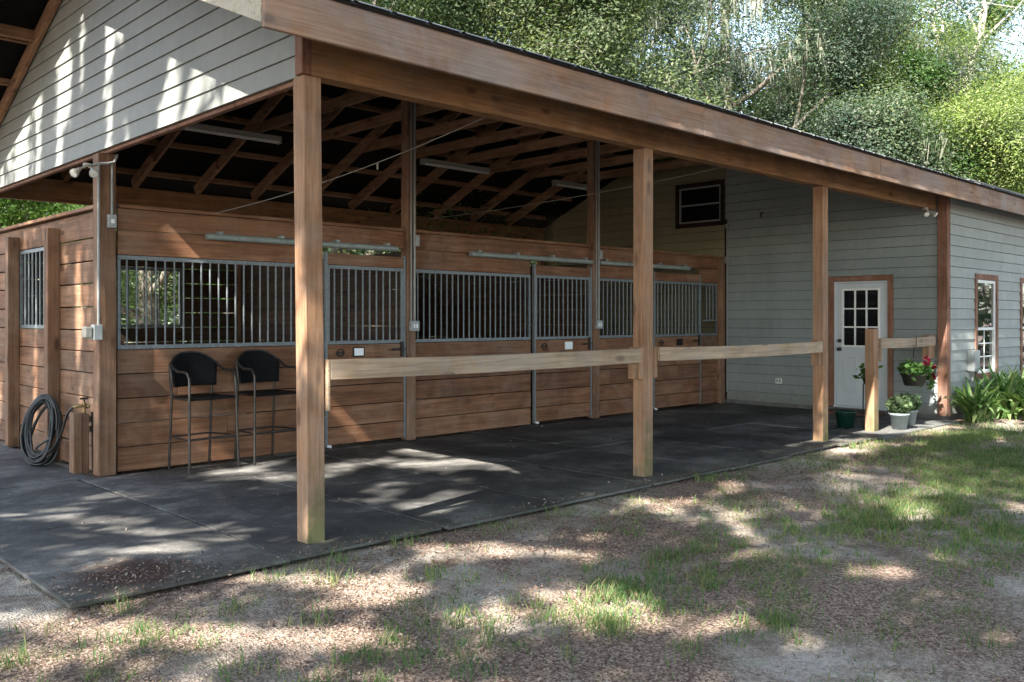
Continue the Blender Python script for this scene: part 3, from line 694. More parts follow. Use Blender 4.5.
# ------------------------------------------------------------------ mats
xc=[-1.62,-.27,.99,2.24,3.48,4.79,6.02,7.25,8.42,9.68,10.93]
yc=[-.27,1.70,3.66]
for i in range(len(xc)-1):
    for j in range(2):
        x0,x1=xc[i],xc[i+1]; y0,y1=yc[j],yc[j+1]
        if j==0 and x0>8.3: y0=.40
        a=rng.uniform(-.010,.010)
        jx=rng.uniform(-.015,.015); jy=rng.uniform(-.035,.03) 
        if i==0 and j==0: a=.0; jy=0
        w2=(x1-x0)/2-.010; h2=(y1-y0)/2-.010; lift=rng.uniform(0,.004)
        mb=MB(); mb.box(-w2,w2,-h2,h2,-.022,0)
        o=mb.build("rubber_mat",M['rubber'],None,.004,(( x0+x1)/2+jx,(y0+y1)/2+jy,lift)); o.rotation_euler=(rng.uniform(-.0015,.0015),rng.uniform(-.0015,.0015),a)
        lab="dusty black rubber floor mat laid under the barn roof"
        if i==0 and j==0: lab="corner rubber mat nearest the camera, stained brown and strewn with dead leaves"
        elif i==0: lab="grey rubber mat at the left edge beyond the leaf strewn corner mat"
        elif i==1 and j==0: lab="rubber mat carrying the nearest front post"
        elif i==1 and j==1: lab="rubber mat under the left wicker bar chair"
        tag(o,lab,"floor mat","rubber mats on the barn floor")
for k,(y0,y1) in enumerate(((3.68,5.45),(5.47,7.2))):
    mb=MB(); mb.box(-.62,.62,-(y1-y0)/2,(y1-y0)/2,-.022,0); o=mb.build("rubber_mat",M['rubber'],None,.004,(-.74,(y0+y1)/2,0)); o.rotation_euler=(0,0,rng.uniform(-.01,.01))
    tag(o,["rubber mat under the hose coil beside the end wall","rubber mat farthest left along the end wall"][k],"floor mat","rubber mats on the barn floor")
mb=MB(); mb.box(8.35,10.98,-.33,.385,-.06,-.004); o=mb.build("concrete_slab",M['concrete'],None,.006); o["kind"]="structure"

# ------------------------------------------------------------------ electrics
def flood(name,lab,loc,rz):
    o=thing(name,lab,"floodlight",loc,rz,"twin floodlights"); o.scale=(.7,.7,.7)
    mb=MB(); mb.lathe([(.0,.02),(.055,.02),(.06,-.02),(.0,-.02)],(0,0,0),16); mb.build("base_plate",M['fixture'],o)
    for s_ in (-1,1):
        mb=MB(); mb.tube([(0,0,-.01),(s_*.05,-.02,-.04),(s_*.08,-.05,-.06)],.014,8); mb.build("arm",M['fixture'],o)
        mb=MB(); d=Vector((s_*.35,-.7,-.6)).normalized(); p=Vector((s_*.08,-.05,-.06))
        prof=[(0,.022),(.03,.03),(.06,.034),(.10,.055),(.14,.062),(.15,.058)]
        mb.tube([p+d*t for t,_ in prof],[r for _,r in prof],14); h_=mb.build("lamp_head",M['fixture'],o)
        mb=MB(); mb.tube([p+d*.148,p+d*.155],[.052,.046],14); mb.build("lens",M['bulb'],h_)
flood("floodlight","twin white floodlight on the inner corner post below the gable siding",(-.19,3.69,3.02),R(-35))
flood("floodlight","twin white floodlight under the beam end near the house corner",(10.55,.0,3.19),R(-20))
o=thing("junction_box","grey weatherproof box and conduits on the corner post with the floodlight","electrical box",(-.05,3.74,0))
mb=MB(); mb.tube([(-.03,-.03,3.05),(-.03,-.03,1.48)],.014,8); mb.tube([(.10,-.022,3.06),(.10,-.022,2.55)],.013,8); mb.tube([(-.10,-.03,3.02),(-.02,-.03,3.05),(.06,-.03,3.06),(.12,-.03,3.08),(.15,-.02,3.16)],.015,8); mb.build("conduit",M['conduit'],o)
mb=MB(); mb.box(-.085,-.004,-.07,.03,1.33,1.48); mb.build("outlet_box",M['grey_box'],o,.005)
mb=MB(); mb.box(-.16,-.09,-.05,.05,1.35,1.46); mb.build("outlet_cover",M['fixture'],o,.01)
mb=MB(); mb.box(.055,.135,-.055,-.003,2.43,2.56); sb=mb.build("switch_box",M['grey_box'],o,.005); mb=MB(); mb.box(.08,.11,-.064,-.056,2.475,2.515); mb.build("switch",M['white'],sb)
for x,lab in ((3.76,"grey conduit pair and outlet boxes on the inner post beside the first stall door"),(7.36,"grey conduit pair and outlet box on the inner post beside the middle stall door")):
    o=thing("post_conduit",lab,"conduit",(x,3.735,0),0,"conduits on the inner posts")
    mb=MB(); mb.tube([(-.015,-.012,4.55),(-.015,-.012,1.50)],.010,8); mb.tube([(.035,-.016,4.55),(.035,-.016,1.50)],.016,8); mb.build("conduit",M['conduit'],o)
    mb=MB(); mb.box(-.045,.085,-.06,-.001,1.38,1.51); mb.build("outlet_box",M['grey_box'],o,.005)
    mb=MB()
    for dx in (-.012,.03): mb.box(dx,dx+.022,-.067,-.061,1.42,1.47)
    mb.build("socket",M['white'],o)
    mb=MB(); mb.box(.03,.09,-.055,-.004,2.46,2.60); mb.build("switch_box",M['grey_box'],o,.005)
def tubelight(x0,y,z,ln,lab):
    o=thing("strip_light",lab,"strip light",(x0,y,z),0,"unlit strip lights under the rafters")
    mb=MB(); mb.box(0,ln,-.06,.06,0,.06); mb.build("housing",M['fixture'],o,.006)
    for dy in (-.035,.035):
        mb=MB(); mb.tube([(.03,dy,-.022),(ln-.03,dy,-.022)],.017,10); mb.build("lamp_tube",M['white'],o)
    mb=MB(); mb.box(.0,.03,-.055,.055,-.045,-.001); mb.build("lamp_holder",M['fixture'],o,.003)
    mb=MB(); mb.box(ln-.03,ln,-.055,.055,-.045,-.001); mb.build("lamp_holder",M['fixture'],o,.003)
tubelight(1.95,6.45,4.14,1.48,"unlit strip light below the gable siding, nearest of the three")
tubelight(6.0,6.37,4.14,1.5,"unlit strip light in the dark rafters just right of the first conduit post")
tubelight(9.27,6.45,4.14,1.22,"unlit strip light farthest right, just left of the second inner post")
def cable(pts,lab,drop=None):
    mb=MB(); P_=[]
    for a,b,sag in pts:
        a=Vector(a); b=Vector(b)
        for i in range(15):
            t=i/14; P_.append(a.lerp(b,t)-Vector((0,0,sag*4*t*(1-t))))
    Q=[P_[0]]
    for p in P_[1:]:
        if (p-Q[-1]).length>1e-4: Q.append(p)
    mb.tube(Q,.0045,5)
    if drop:
        d=Vector(drop); mb.tube([d,d-Vector((0,0,.06))],.009,6)
    tag(mb.build("hanging_cable",M['cable']),lab,"cable",None)
cable([((.35,5.2,2.9),(1.25,3.86,2.70),.08),((1.25,3.86,2.70),(1.80,.2,3.22),.07)],"thin pale cable looping from the first stall top to the long front beam",(1.61,1.45,2.975))
cable([((5.0,5.0,3.0),(5.45,.2,3.24),.05)],"thin pale cable from the middle stall top to the long front beam")
cable([((8.6,.12,3.2),(L-.03,2.98,3.40),.03)],"faint thin cable from the front beam to the hook on the grey wall")

# ------------------------------------------------------------------ bar chairs
def chair():
    o=thing("bar_chair","","bar chair",(0,0,0),0,"black wicker bar chairs")
    r=.0135
    for s_ in (-1,1):
        mb=MB(); pts=[(s_*.285,-.215,0),(s_*.275,-.20,.45),(s_*.268,-.19,.80),(s_*.266,-.185,.93),(s_*.27,-.16,.985),(s_*.275,-.11,1.0),(s_*.272,.02,1.0),(s_*.27,.10,1.035),(s_*.262,.16,1.08)]
        mb.tube(pts,r,8); mb.build("front_leg",M['bronze'],o)
        mb=MB(); mb.tube([(s_*.235,.235,0),(s_*.232,.21,.40),(s_*.23,.19,.74),(s_*.245,.195,.95),(s_*.25,.19,1.06)],r,8); mb.build("rear_leg",M['bronze'],o)
        mb=MB(); mb.tube([(s_*.276,-.2,.325),(s_*.232,.21,.325)],.009,8); mb.build("stretcher",M['bronze'],o)
        mb=MB(); mb.tube([(s_*.268,-.19,.725),(s_*.232,.195,.725)],.011,8); mb.build("side_rail",M['bronze'],o)
    mb=MB(); mb.tube([(-.276,-.2,.325),(.276,-.2,.325)],.012,8); mb.build("footrest",M['bronze'],o)
    mb=MB(); mb.tube([(-.233,.21,.325),(.233,.21,.325)],.009,8); mb.build("stretcher",M['bronze'],o)
    # seat
    mb=MB(); n=10; top=[];bot=[]
    for i in range(n+1):
        for j in range(n+1):
            u=i/n*2-1; v=j/n*2-1; wdt=.255-.022*(v*.5+.5); x=u*wdt; y=v*.20; z=.742-.012*(1-u*u)*(1-v*v)
            top.append((x,y,z)); bot.append((x,y,z-.03))
    m=(n+1)**2; fs=[]
    for i in range(n):
        for j in range(n):
            a=i*(n+1)+j; fs.append((a,a+n+1,a+n+2,a+1)); fs.append((m+a,m+a+1,m+a+n+2,m+a+n+1))
    for i in range(n):
        a=i*(n+1); fs+= [(a,m+a,m+a+n+1,a+n+1),(a+n,a+n+n+1,m+a+2*n+1,m+a+n)]
        fs+= [(i,i+1,m+i+1,m+i),(n*(n+1)+i,m+n*(n+1)+i,m+n*(n+1)+i+1,n*(n+1)+i+1)]
    mb.add(top+bot,fs); mb.build("seat",M['wicker'],o)
    # curved backrest
    mb=MB(); nu,nv=18,10; F_=[];B_=[]; edge=[]
    for i in range(nu+1):
        u=i/nu*2-1
        ztop=1.185-.115*abs(u)**2.6; zbot=.835
        for j in range(nv+1):
            v=j/nv; z=zbot+(ztop-zbot)*v; x=u*(.238+.03*v); y=.205+.035*v-.085*u*u
            F_.append((x,y-.009,z)); B_.append((x,y+.009,z))
            if j==nv: edge.append((x,y,z))
    m=len(F_); fs=[]
    for i in range(nu):
        for j in range(nv):
            a=i*(nv+1)+j; b=a+nv+1; fs.append((a,b,b+1,a+1)); fs.append((m+a,m+a+1,m+b+1,m+b))
        a=i*(nv+1); fs.append((a,m+a,m+a+nv+1,a+nv+1)); a+=nv; fs.append((a,a+nv+1,m+a+nv+1,m+a))
    for j in range(nv):
        fs.append((j,j+1,m+j+1,m+j)); a=nu*(nv+1)+j; fs.append((a,m+a,m+a+1,a+1))
    mb.add(F_+B_,fs,True); bk=mb.build("backrest",M['wicker'],o)
    lo=[(edge[0][0]*.9,edge[0][1],.84)]; hi=[(edge[-1][0]*.9,edge[-1][1],.84)]
    mb=MB(); mb.tube(lo+edge+hi,.011,8); mb.build("back_frame",M['bronze'],o)
    return o
c1=chair(); c1.location=(.865,3.475,.004); c1.rotation_euler=(0,0,R(8)); c1["label"]="black wicker bar chair on the left, under the left half of the stall bars"
c2=copy_tree(c1); c2.location=(1.60,3.50,.004); c2.rotation_euler=(0,0,R(5)); c2["label"]="black wicker bar chair on the right, partly hidden by the nearest front post"

# ------------------------------------------------------------------ hose and spigot
hc=thing("garden_hose","dark garden hose coiled and leaning on the plank end wall","hose",(-.34,4.78,.0),0)
rv=Vector((.60,-.80,0)); up=Vector((.22,.28,.93)).normalized(); fwd=rv.cross(up).normalized()
rr=random.Random(4)
pts=[]
turns=17
for i in range(turns*28):
    t=i/28*2*math.pi; k=i/28
    sh=.36+.64*abs(math.cos(k*1.27)); ra=.215*sh+rr.uniform(-.004,.004); rb=.36*(.62+.38*sh)+.012*math.cos(k*1.7)
    off=.055*math.sin(k*3.7+1); tilt=.10*math.sin(k*2.9)
    a_=math.cos(t+tilt)*ra*(1-.12*math.sin(t)); b_=math.sin(t)*rb
    p=rv*(a_+.03*math.sin(k*5.1))+up*(b_+.385+.012*math.sin(k*4.3))+fwd*(off*.9)
    p.z=max(p.z,.012); pts.append(p)
mb=MB(); mb.tube(pts,.0125,7); mb.build("hose_coil",M['hose'],hc)
tail=[pts[-1],Vector((.02,.05,.18)),Vector((.10,-.12,.16)),Vector((.13,-.36,.34)),Vector((.16,-.50,.58)),Vector((.22,-.58,.66)),Vector((.27,-.64,.655))]
P2=[]
for i in range(len(tail)-1):
    p0=tail[max(i-1,0)];p1=tail[i];p2=tail[i+1];p3=tail[min(i+2,len(tail)-1)]
    for k in range(8):
        t=k/8; P2.append(.5*((2*p1)+(p2-p0)*t+(2*p0-5*p1+4*p2-p3)*t*t+(3*p1-p0-3*p2+p3)*t**3))
P2.append(tail[-1]); 
mb=MB(); mb.tube(P2,.0125,7); mb.build("hose_tail",M['hose'],hc)
mb=MB(); mb.tube([(.27,-.64,.655),(.31,-.67,.65)],.02,10); mb.build("coupling",M['brass'],hc)
sg=thing("water_spigot","wooden boxed water spigot post in front of the plank end wall","spigot",(-.10,4.12,0))
mb=MB(); mb.box(-.10,-.02,-.075,.065,-.02,.60); mb.box(-.018,.05,-.065,.055,-.02,.585); mb.build("wooden_post",M['post_dark'],sg,.006)
mb=MB(); mb.tube([(.02,-.01,.58),(.02,-.01,.70)],.016,8); mb.tube([(.02,-.01,.66),(-.03,-.01,.665),(-.07,.02,.65)],.017,8); mb.build("faucet",M['brass'],sg)
mb=MB(); mb.tube([(-.02,-.01,.735),(.06,-.01,.735)],.010,8); mb.tube([(.02,-.01,.70),(.02,-.01,.735)],.008,8); mb.build("faucet_handle",M['iron'],sg)
mb=MB(); mb.tube([(.075,-.07,.6),(.085,-.07,.0)],.012,8); mb.box(.055,.10,-.09,-.05,.40,.46); mb.box(.055,.10,-.09,-.05,.50,.56); mb.build("supply_pipe",M['iron'],sg)

# ------------------------------------------------------------------ pots and plants
def leaves(n,center,rad,size,aspect=.45,seed=0,up=.0,shell=False):
    r=np.random.default_rng(seed); d=r.normal(0,1,(n,3)); 
    if shell: d/=np.linalg.norm(d,axis=1)[:,None]; d*=r.uniform(.6,1,(n,1))**.5
    c=np.array(center)+d*np.array(rad)
    return leafquads(c,size,aspect,r,up)
def leafquads(c,size,aspect,r,up=0.,nrm=None):
    n=len(c); u=r.normal(0,1,(n,3)); u[:,2]*=.7; u/=np.linalg.norm(u,axis=1)[:,None]
    q=r.normal(0,1,(n,3)); q[:,2]+=up
    if nrm is not None: q=q*.42+nrm; u-=q*((u*q).sum(1)/(q*q).sum(1))[:,None]; u/=np.maximum(1e-6,np.linalg.norm(u,axis=1))[:,None]
    v=np.cross(u,q); v/=np.maximum(1e-6,np.linalg.norm(v,axis=1))[:,None]
    s=(size*r.uniform(.45,1.5,(n,1))); a=u*s; b=v*s*aspect
    return np.stack([c-a,c-a*.1+b,c+a,c-a*.1-b],1).reshape(-1,3)
def potplant(x,y,lab,seed,sc=1.):
    o=thing("potted_plant",lab,"potted plant",(x,y,-.002),0,"potted plants by the short post")
    mb=MB(); mb.lathe([(.0,.0),(.115*sc,.0),(.155*sc,.24*sc),(.175*sc,.245*sc),(.178*sc,.28*sc),(.155*sc,.28*sc),(.145*sc,.25*sc)],(0,0,0),24); mb.build("pot",M['potgrey'],o)
    mb=MB(); mb.lathe([(.0,.245*sc),(.147*sc,.245*sc)],(0,0,0),20); mb.build("soil",M['soil'],o)
    V=leaves(420,(0,0,.42*sc),(.21*sc,.21*sc,.15*sc),.045,.5,seed,shell=True); quads_obj("foliage",V,M['potleaf'],o)
    mb=MB(); r_=random.Random(seed)
    for k in range(14):
        a=r_.uniform(0,6.28); rr_=r_.uniform(.05,.17)*sc; mb.tube([(0.03*math.cos(a),.03*math.sin(a),.24*sc),(rr_*math.cos(a),rr_*math.sin(a),r_.uniform(.36,.52)*sc)],.004,4,False)
    mb.build("stem",M['potleaf'],o)
potplant(9.33,-.12,"larger bushy plant in pale grey pot, right against the short post",5,.80)
potplant(9.98,.02,"smaller bushy plant in pale grey pot, nearer the house corner",6,.76)
bk=thing("bucket","dark green plastic bucket on the floor before the white door","bucket",(8.93,.47,.0))
mb=MB(); mb.lathe([(.0,.0),(.125,.0),(.165,.25),(.178,.255),(.178,.275),(.160,.275),(.12,.02),(0,.02)],(0,0,0),26); mb.build("bucket_body",M['greenplastic'],bk); bk.scale=(.85,.85,.85)
mb=MB(); mb.tube([(.17*math.cos(t),-.02-.10*math.sin(t),.265-.10*math.sin(t)) for t in np.linspace(0,math.pi,13)],.004,6); mb.build("handle",M['iron'],bk)
ps=thing("plant_stand","narrow black stand with a small leafy plant on top, behind the short post","plant stand",(9.12,.24,.0))
mb=MB(); mb.box(-.05,.05,-.05,.05,.0,.012)
for sx in (-1,1):
    for sy in (-1,1): mb.bar((sx*.045,sy*.045,0),(sx*.04,sy*.04,.62),.014,.014)
mb.build("stand_frame",M['blackmetal'],ps); mb=MB(); mb.lathe([(0,.615),(.05,.615),(.065,.70),(.0,.70)],(0,0,0),16); mb.build("pot",M['blackmetal'],ps)
quads_obj("foliage",leaves(60,(0,0,.77),(.06,.06,.06),.045,.5,9),M['bright_leaf'],ps)
dm=MB(); dm.box(10.42,10.93,.78,1.62,.004,.05); tag(dm.build("doormat",M['doormat'],None,.006),"brown doormat step on the floor at the white door","doormat")
hb=thing("hanging_basket","dark hanging flower basket with red flowers below the short rail","flower basket",(10.10,-.01,0))
mb=MB(); mb.lathe([(0,.56),(.13,.56),(.175,.715),(.19,.715),(.19,.735),(.165,.735),(0,.70)],(0,0,0),22); mb.build("basket_pot",M['potdark'],hb)
mb=MB(); mb.tube([(0,0,1.14),(.025,0,1.09),(0,0,1.06),(-.02,0,1.03),(0,0,1.0)],.006,6); mb.tube([(.0,-.035,1.275),(0,-.035,1.13),(0,0,1.12)],.005,6)
for k in range(3):
    a=k*2.1+.4; mb.tube([(0,0,1.0),(.19*math.cos(a),.19*math.sin(a),.72)],.003,5)
mb.build("hanger",M['blackmetal'],hb)
quads_obj("foliage",np.concatenate([leaves(330,(0,0,.80),(.21,.21,.085),.055,.5,21,shell=True),leaves(60,(.27,-.1,.70),(.06,.06,.10),.05,.5,22),leaves(30,(-.28,-.05,.80),(.07,.06,.05),.05,.5,23)]),M['bright_leaf'],hb)
for k,(x,y,z) in enumerate(((-.10,-.20,.90),(-.06,-.22,.88),(.12,-.15,.93),(.30,-.15,.70),(.33,-.13,.66),(.22,-.2,.84))):
    r_=np.random.default_rng(k); V=leafquads(np.array((x,y,z))+r_.normal(0,.02,(12,3)),.028,.8,r_); quads_obj("flower",V,M['petal'],hb)
# strap leaved clumps along the house front
def strap_clump(x,y,n,h_,seed,lab):
    o=thing("strap_leaf_plant",lab,"plant",(x,y,-.03),0,"strap leaved plants along the house wall")
    r_=random.Random(seed); V=[]
    for k in range(n):
        a=r_.uniform(0,2*math.pi); ln=h_*.88*r_.uniform(.6,1.15); lean=r_.uniform(.25,1.15)**.9; wd=r_.uniform(.034,.062)
        bx_,by_=r_.gauss(0,.12),r_.gauss(0,.08); dx,dy=math.cos(a),math.sin(a); px_,py_=-dy,dx
        prev=None; m=7; hz=0; zz_=0; ang=math.pi/2-lean*.45
        tw=r_.uniform(-.5,.5)
        for i in range(m+1):
            t=i/m; wv=wd*max(.04,min(1,(t*3+.12))*(1-t**2.6))
            c_=Vector((bx_+dx*hz,by_+dy*hz,zz_)); s_=Vector((px_,py_,tw*.4)).normalized()*wv
            fold=Vector((0,0,-wv*.25))
            cur=(c_-s_,c_+fold,c_+s_)
            if prev:
                V+=[prev[0],prev[1],cur[1],cur[0]]; V+=[prev[1],prev[2],cur[2],cur[1]]
            prev=cur
            hz+=math.cos(ang)*ln/m; zz_+=math.sin(ang)*ln/m; ang-=lean*2.7/m*(.35+t)
    me=quads_obj("leaf_blades",np.array([tuple(v) for v in V]),M['strap'],o)
    bm_=me.data
    mb=MB(); mb.lathe([(.10,.0),(.06,.08),(0,.12)],(0,0,0),10); mb.build("crown_base",M['strap'],o)
for i,(x,y,n,h_,l) in enumerate(((11.25,-.50,75,.85,"arching green strap leaf plant nearest the house corner post"),(12.05,-.62,90,1.0,"lush strap leaf plant directly below the tall narrow window"),(12.95,-.60,90,1.1,"strap leaf plant right of the tall narrow window, against the wall"),(11.95,-1.12,70,.75,"lower strap leaf plant in front of the clump below the window"),(13.05,-1.2,80,.9,"strap leaf plant in front of the wall at the right picture edge"),(14.0,-.75,90,1.1,"strap leaf plant below the second window at the far right"))):
    strap_clump(x,y,n,h_,40+i,l)

# ------------------------------------------------------------------ grass, litter
PATCH=[(4.9,-2.5,1.3,.6,.65),(6.2,-2.3,1.4,.55,.6),(3.7,-3.2,.9,.5,.6),(3.4,-2.3,.8,.35,.7),(1.75,-2.1,.85,.5,.42),(.9,-2.2,.5,.35,.35),(.35,-2.2,.5,.35,.35),(.95,-2.9,.5,.25,.35),(1.8,-2.6,.6,.3,.5),(8.2,-1.1,1.2,.3,.8),(7.3,-1.9,1.5,.4,.8),(-.5,-2.0,.6,.3,.35),(9.6,-1.1,1.0,.35,.8),(1.7,-3.6,.5,.35,.45),(-1.6,-1.1,.6,.4,.2)]
TUFT=[(.25,-2.49),(.33,-2.38),(.93,-3.04),(.98,-3.39),(.29,-2.91),(.56,-2.98),(1.31,-3.89),(1.65,-3.41),(.5,-.36),(.62,-.33),(-.02,-.43),(-.25,-.50),(-.54,-.53),(-1.39,-.42),(-1.73,-.86),(-2.04,-.82),(-1.34,-1.66),(7.3,-.42),(7.6,-.42),(9.21,-.71),(-1.15,-2.0),(-.21,-1.84),(1.36,-2.65),(1.36,-2.9),(1.02,-3.61),(-.75,-1.3),(.2,-1.1),(2.0,-.5),(4.1,-.45),(-1.9,-1.5),(-.6,-2.35),(-.3,-.8),(2.4,-3.3),(2.1,-2.9),(.6,-2.1),(-1.0,-.9)]
def blades(cx_,cy_,hs,ws,r,lean=.5):
    n=len(cx_); a=r.uniform(0,2*np.pi,n); l=r.uniform(.1,lean,n)*hs; zb=np.full(n,-.04)
    b=np.stack([cx_,cy_,zb],1); d=np.stack([np.cos(a),np.sin(a),0*a],1); p=np.stack([-np.sin(a),np.cos(a),0*a],1)
    mid=b+d*(l*.35)[:,None]; mid[:,2]+=hs*.6; tip=b+d*l[:,None]; tip[:,2]+=hs
    w_=(p*ws[:,None]/2)
    q1=np.stack([b-w_,b+w_,mid+w_*.8,mid-w_*.8],1); q2=np.stack([mid-w_*.8,mid+w_*.8,tip+w_*.1,tip-w_*.1],1)
    return np.concatenate([q1,q2],1).reshape(-1,3)
r=np.random.default_rng(21); GX=[];GY=[];GH=[]
for (x,y,sx,sy,k) in PATCH:
    n=int(11000*k*sx*sy)
    # clumpy: pick tuft centres then blades
    m=max(6,n//22); tx=r.normal(x,sx*.55,m); ty=r.normal(y,sy*.55,m); th=r.uniform(.028,.085,m)
    i=r.integers(0,m,n); GX.append(tx[i]+r.normal(0,.035,n)); GY.append(ty[i]+r.normal(0,.035,n)); GH.append(th[i]*r.uniform(.5,1.25,n))
for (x,y) in TUFT:
    n=int(r.integers(30,75)); GX.append(r.normal(x,.07,n)); GY.append(r.normal(y,.06,n)); GH.append(r.uniform(.025,.11,n))
n=60000; x=r.uniform(-3,11,n); y=-.33-r.uniform(0,1,n)*4.2
nz=np.sin(x*1.7+y*2.9)+np.sin(x*3.9-y*4.7+1)+.8*np.sin(x*8.3+y*6.1)+.6*np.sin(x*15-y*17)+.28*(x-1.5)
kp=(nz+r.normal(0,.55,n))>1.25; kp|=r.uniform(0,1,n)<.03; x,y=x[kp],y[kp]; GX.append(x); GY.append(y); GH.append(r.uniform(.018,.075,len(x)))
# twigs
GX=np.concatenate(GX);GY=np.concatenate(GY);GH=np.concatenate(GH)
ok=(GY<-.31)|(GX<-1.68); ok&=~((GX>8.3)&(GY>-.36)); GX,GY,GH=GX[ok],GY[ok],GH[ok]
o=quads_obj("grass",blades(GX,GY,GH,r.uniform(.003,.007,len(GX)),r,1.3),M['grass']); tag(o,"patchy short green grass on the sandy ground before the barn","grass",None,"stuff")
def litter(n,xf,yf,zf,sz,r):
    c=np.stack([xf,yf,zf],1); u=r.normal(0,1,(n,3)); u[:,2]*=.25; u/=np.linalg.norm(u,axis=1)[:,None]
    nn=np.stack([r.normal(0,.35,n),r.normal(0,.35,n),np.ones(n)],1); v=np.cross(nn,u); v/=np.linalg.norm(v,axis=1)[:,None]
    s=sz[:,None]; return np.stack([c-u*s,c+v*s*.4,c+u*s,c-v*s*.4],1).reshape(-1,3)
n=85000
x=r.uniform(-4,12,n); y=-.3-np.abs(r.normal(0,1.7,n)); keep=r.uniform(0,1,n)<(.25+.75*(np.sin(x*1.9+y*2.3)*np.sin(y*3.1-x*.7)*.5+.5)); x,y=x[keep],y[keep]; m=26000; bx=r.uniform(-1,9.5,m); by=-.42-np.abs(r.normal(.35,.42,m))-.04*bx; kb=(np.sin(bx*3.1+by*2)+np.sin(by*7-bx*1.7)+r.normal(0,.8,m))>-.3; x=np.concatenate([x,bx[kb]]); y=np.concatenate([y,by[kb]]); n=len(x)
A=litter(n,x,y,np.full(n,-.026)+r.uniform(0,.014,n),np.where(r.uniform(0,1,n)<.85,r.uniform(.003,.011,n),r.uniform(.01,.02,n)),r)
n=900; t=r.uniform(0,1,n); x=-1.12+r.normal(0,.27,n); y=.10+r.normal(0,.17,n); x=np.clip(x,-1.58,-.4)
B=litter(n,x,y,np.full(n,.009)+r.uniform(0,.006,n),r.uniform(.006,.015,n),r)
n=1500; sx_=np.array(xc)[r.integers(0,len(xc)-1,n)]+r.normal(0,.02,n); sy_=r.uniform(-.25,3.6,n); hz_=r.uniform(0,1,n)<.45
sx_=np.where(hz_,r.uniform(-1.6,9,n),sx_); sy_=np.where(hz_,1.70+r.normal(0,.025,n),sy_); kp=r.uniform(0,1,n)<np.exp(-np.maximum(0,sx_+.5)/4.0); sx_,sy_=sx_[kp],sy_[kp]
m=2600; ex=r.uniform(-1.6,8.3,m); ey=-.265+np.abs(r.normal(0,.055,m))*(1+.8*np.sin(ex*2.7)*np.sin(ex*5.3+1)); ey=np.maximum(ey,-.262)
sx_=np.concatenate([sx_,ex]); sy_=np.concatenate([sy_,ey])
D_=litter(len(sx_),sx_,sy_,np.full(len(sx_),.008),r.uniform(.004,.012,len(sx_)),r)
n=420; x=r.uniform(-3,9,n); y=-.4-np.abs(r.normal(0,1.5,n)); c=np.stack([x,y,np.full(n,-.015)],1); a=r.uniform(0,6.28,n); ln=r.uniform(.02,.09,n)
u=np.stack([np.cos(a)*ln,np.sin(a)*ln,r.normal(0,.008,n)],1); v=np.stack([-np.sin(a),np.cos(a),0*a],1)*.0025; TW=np.stack([c-u,c-u*.1+v,c+u,c-u*.1-v],1).reshape(-1,3)
n=700; x=r.uniform(-1.5,10,n); y=np.where(r.uniform(0,1,n)<.6,-.22+np.abs(r.normal(0,.18,n)),r.uniform(-.2,3.5,n)); y=np.maximum(y,-.22)
C_=litter(n,x,y,np.full(n,.009)+r.uniform(0,.004,n),r.uniform(.006,.016,n),r)
o=quads_obj("leaf_litter",np.concatenate([A,B,C_,D_,TW]),M['litter']); tag(o,"dry brown leaf litter scattered over the sandy ground and mat edge","leaf litter",None,"stuff")

# ------------------------------------------------------------------ trees
G="trees behind the barn"
# openings cut into the shade crowns so sunlight falls on chosen patches (ground ellipses: centre, two half axes, metres)
GAPS=[(1.09, 2.79, 0.32, -0.31, -0.36, -0.67), (2.95, 1.84, 0.65, -0.62, -0.47, -0.55), (1.6, 0.53, 0.37, -0.35, -0.32, -0.39), (1.43, 0.93, 0.25, -0.24, -0.3, -0.39), (-0.62, 0.77, 0.55, -0.53, -0.2, -0.46), (-0.91, 2.15, 0.39, -0.38, -0.1, -0.33), (1.75, 2.47, 0.29, -0.28, -0.25, -0.39), (-0.35, 2.42, 0.3, -0.3, -0.11, -0.29), (-0.24, -0.87, 0.32, -0.31, -0.21, -0.32), (-1.69, -0.37, 0.26, -0.25, -0.08, -0.25), (-1.32, -1.09, 0.32, -0.31, -0.08, -0.19), (0.7, -0.88, 0.43, -0.41, -0.19, -0.21), (0.48, -2.2, 0.19, -0.19, -0.35, -0.29), (0.62, -2.68, 0.2, -0.2, -0.16, -0.11), (-0.82, -1.57, 0.21, -0.21, -0.12, -0.18), (9.46, -0.29, 0.5, -0.48, -0.64, -0.25), (7.53, -0.45, 0.36, -0.34, -0.4, -0.18), (2.78, -0.73, 0.29, -0.28, -0.22, -0.17), (4.1, -2.43, 0.1, -0.1, -0.26, -0.1), (2.12, -2.95, 0.14, -0.13, -0.18, -0.08), (2.01, -3.48, 0.11, -0.11, -0.15, -0.05), (1.47, -3.88, 0.08, -0.07, -0.12, -0.04), (-0.19, -1.89, 0.15, -0.14, -0.09, -0.11), (11.2, -0.83, 0.32, -0.31, -0.65, -0.2), (2.09, -2.22, 0.11, -0.11, -0.13, -0.08), (-1.88, -0.99, 0.26, -0.25, -0.05, -0.15), (1.45, -1.0, 0.2, -0.2, -0.15, -0.13), (4.0, -0.88, 0.24, -0.23, -0.2, -0.13)]
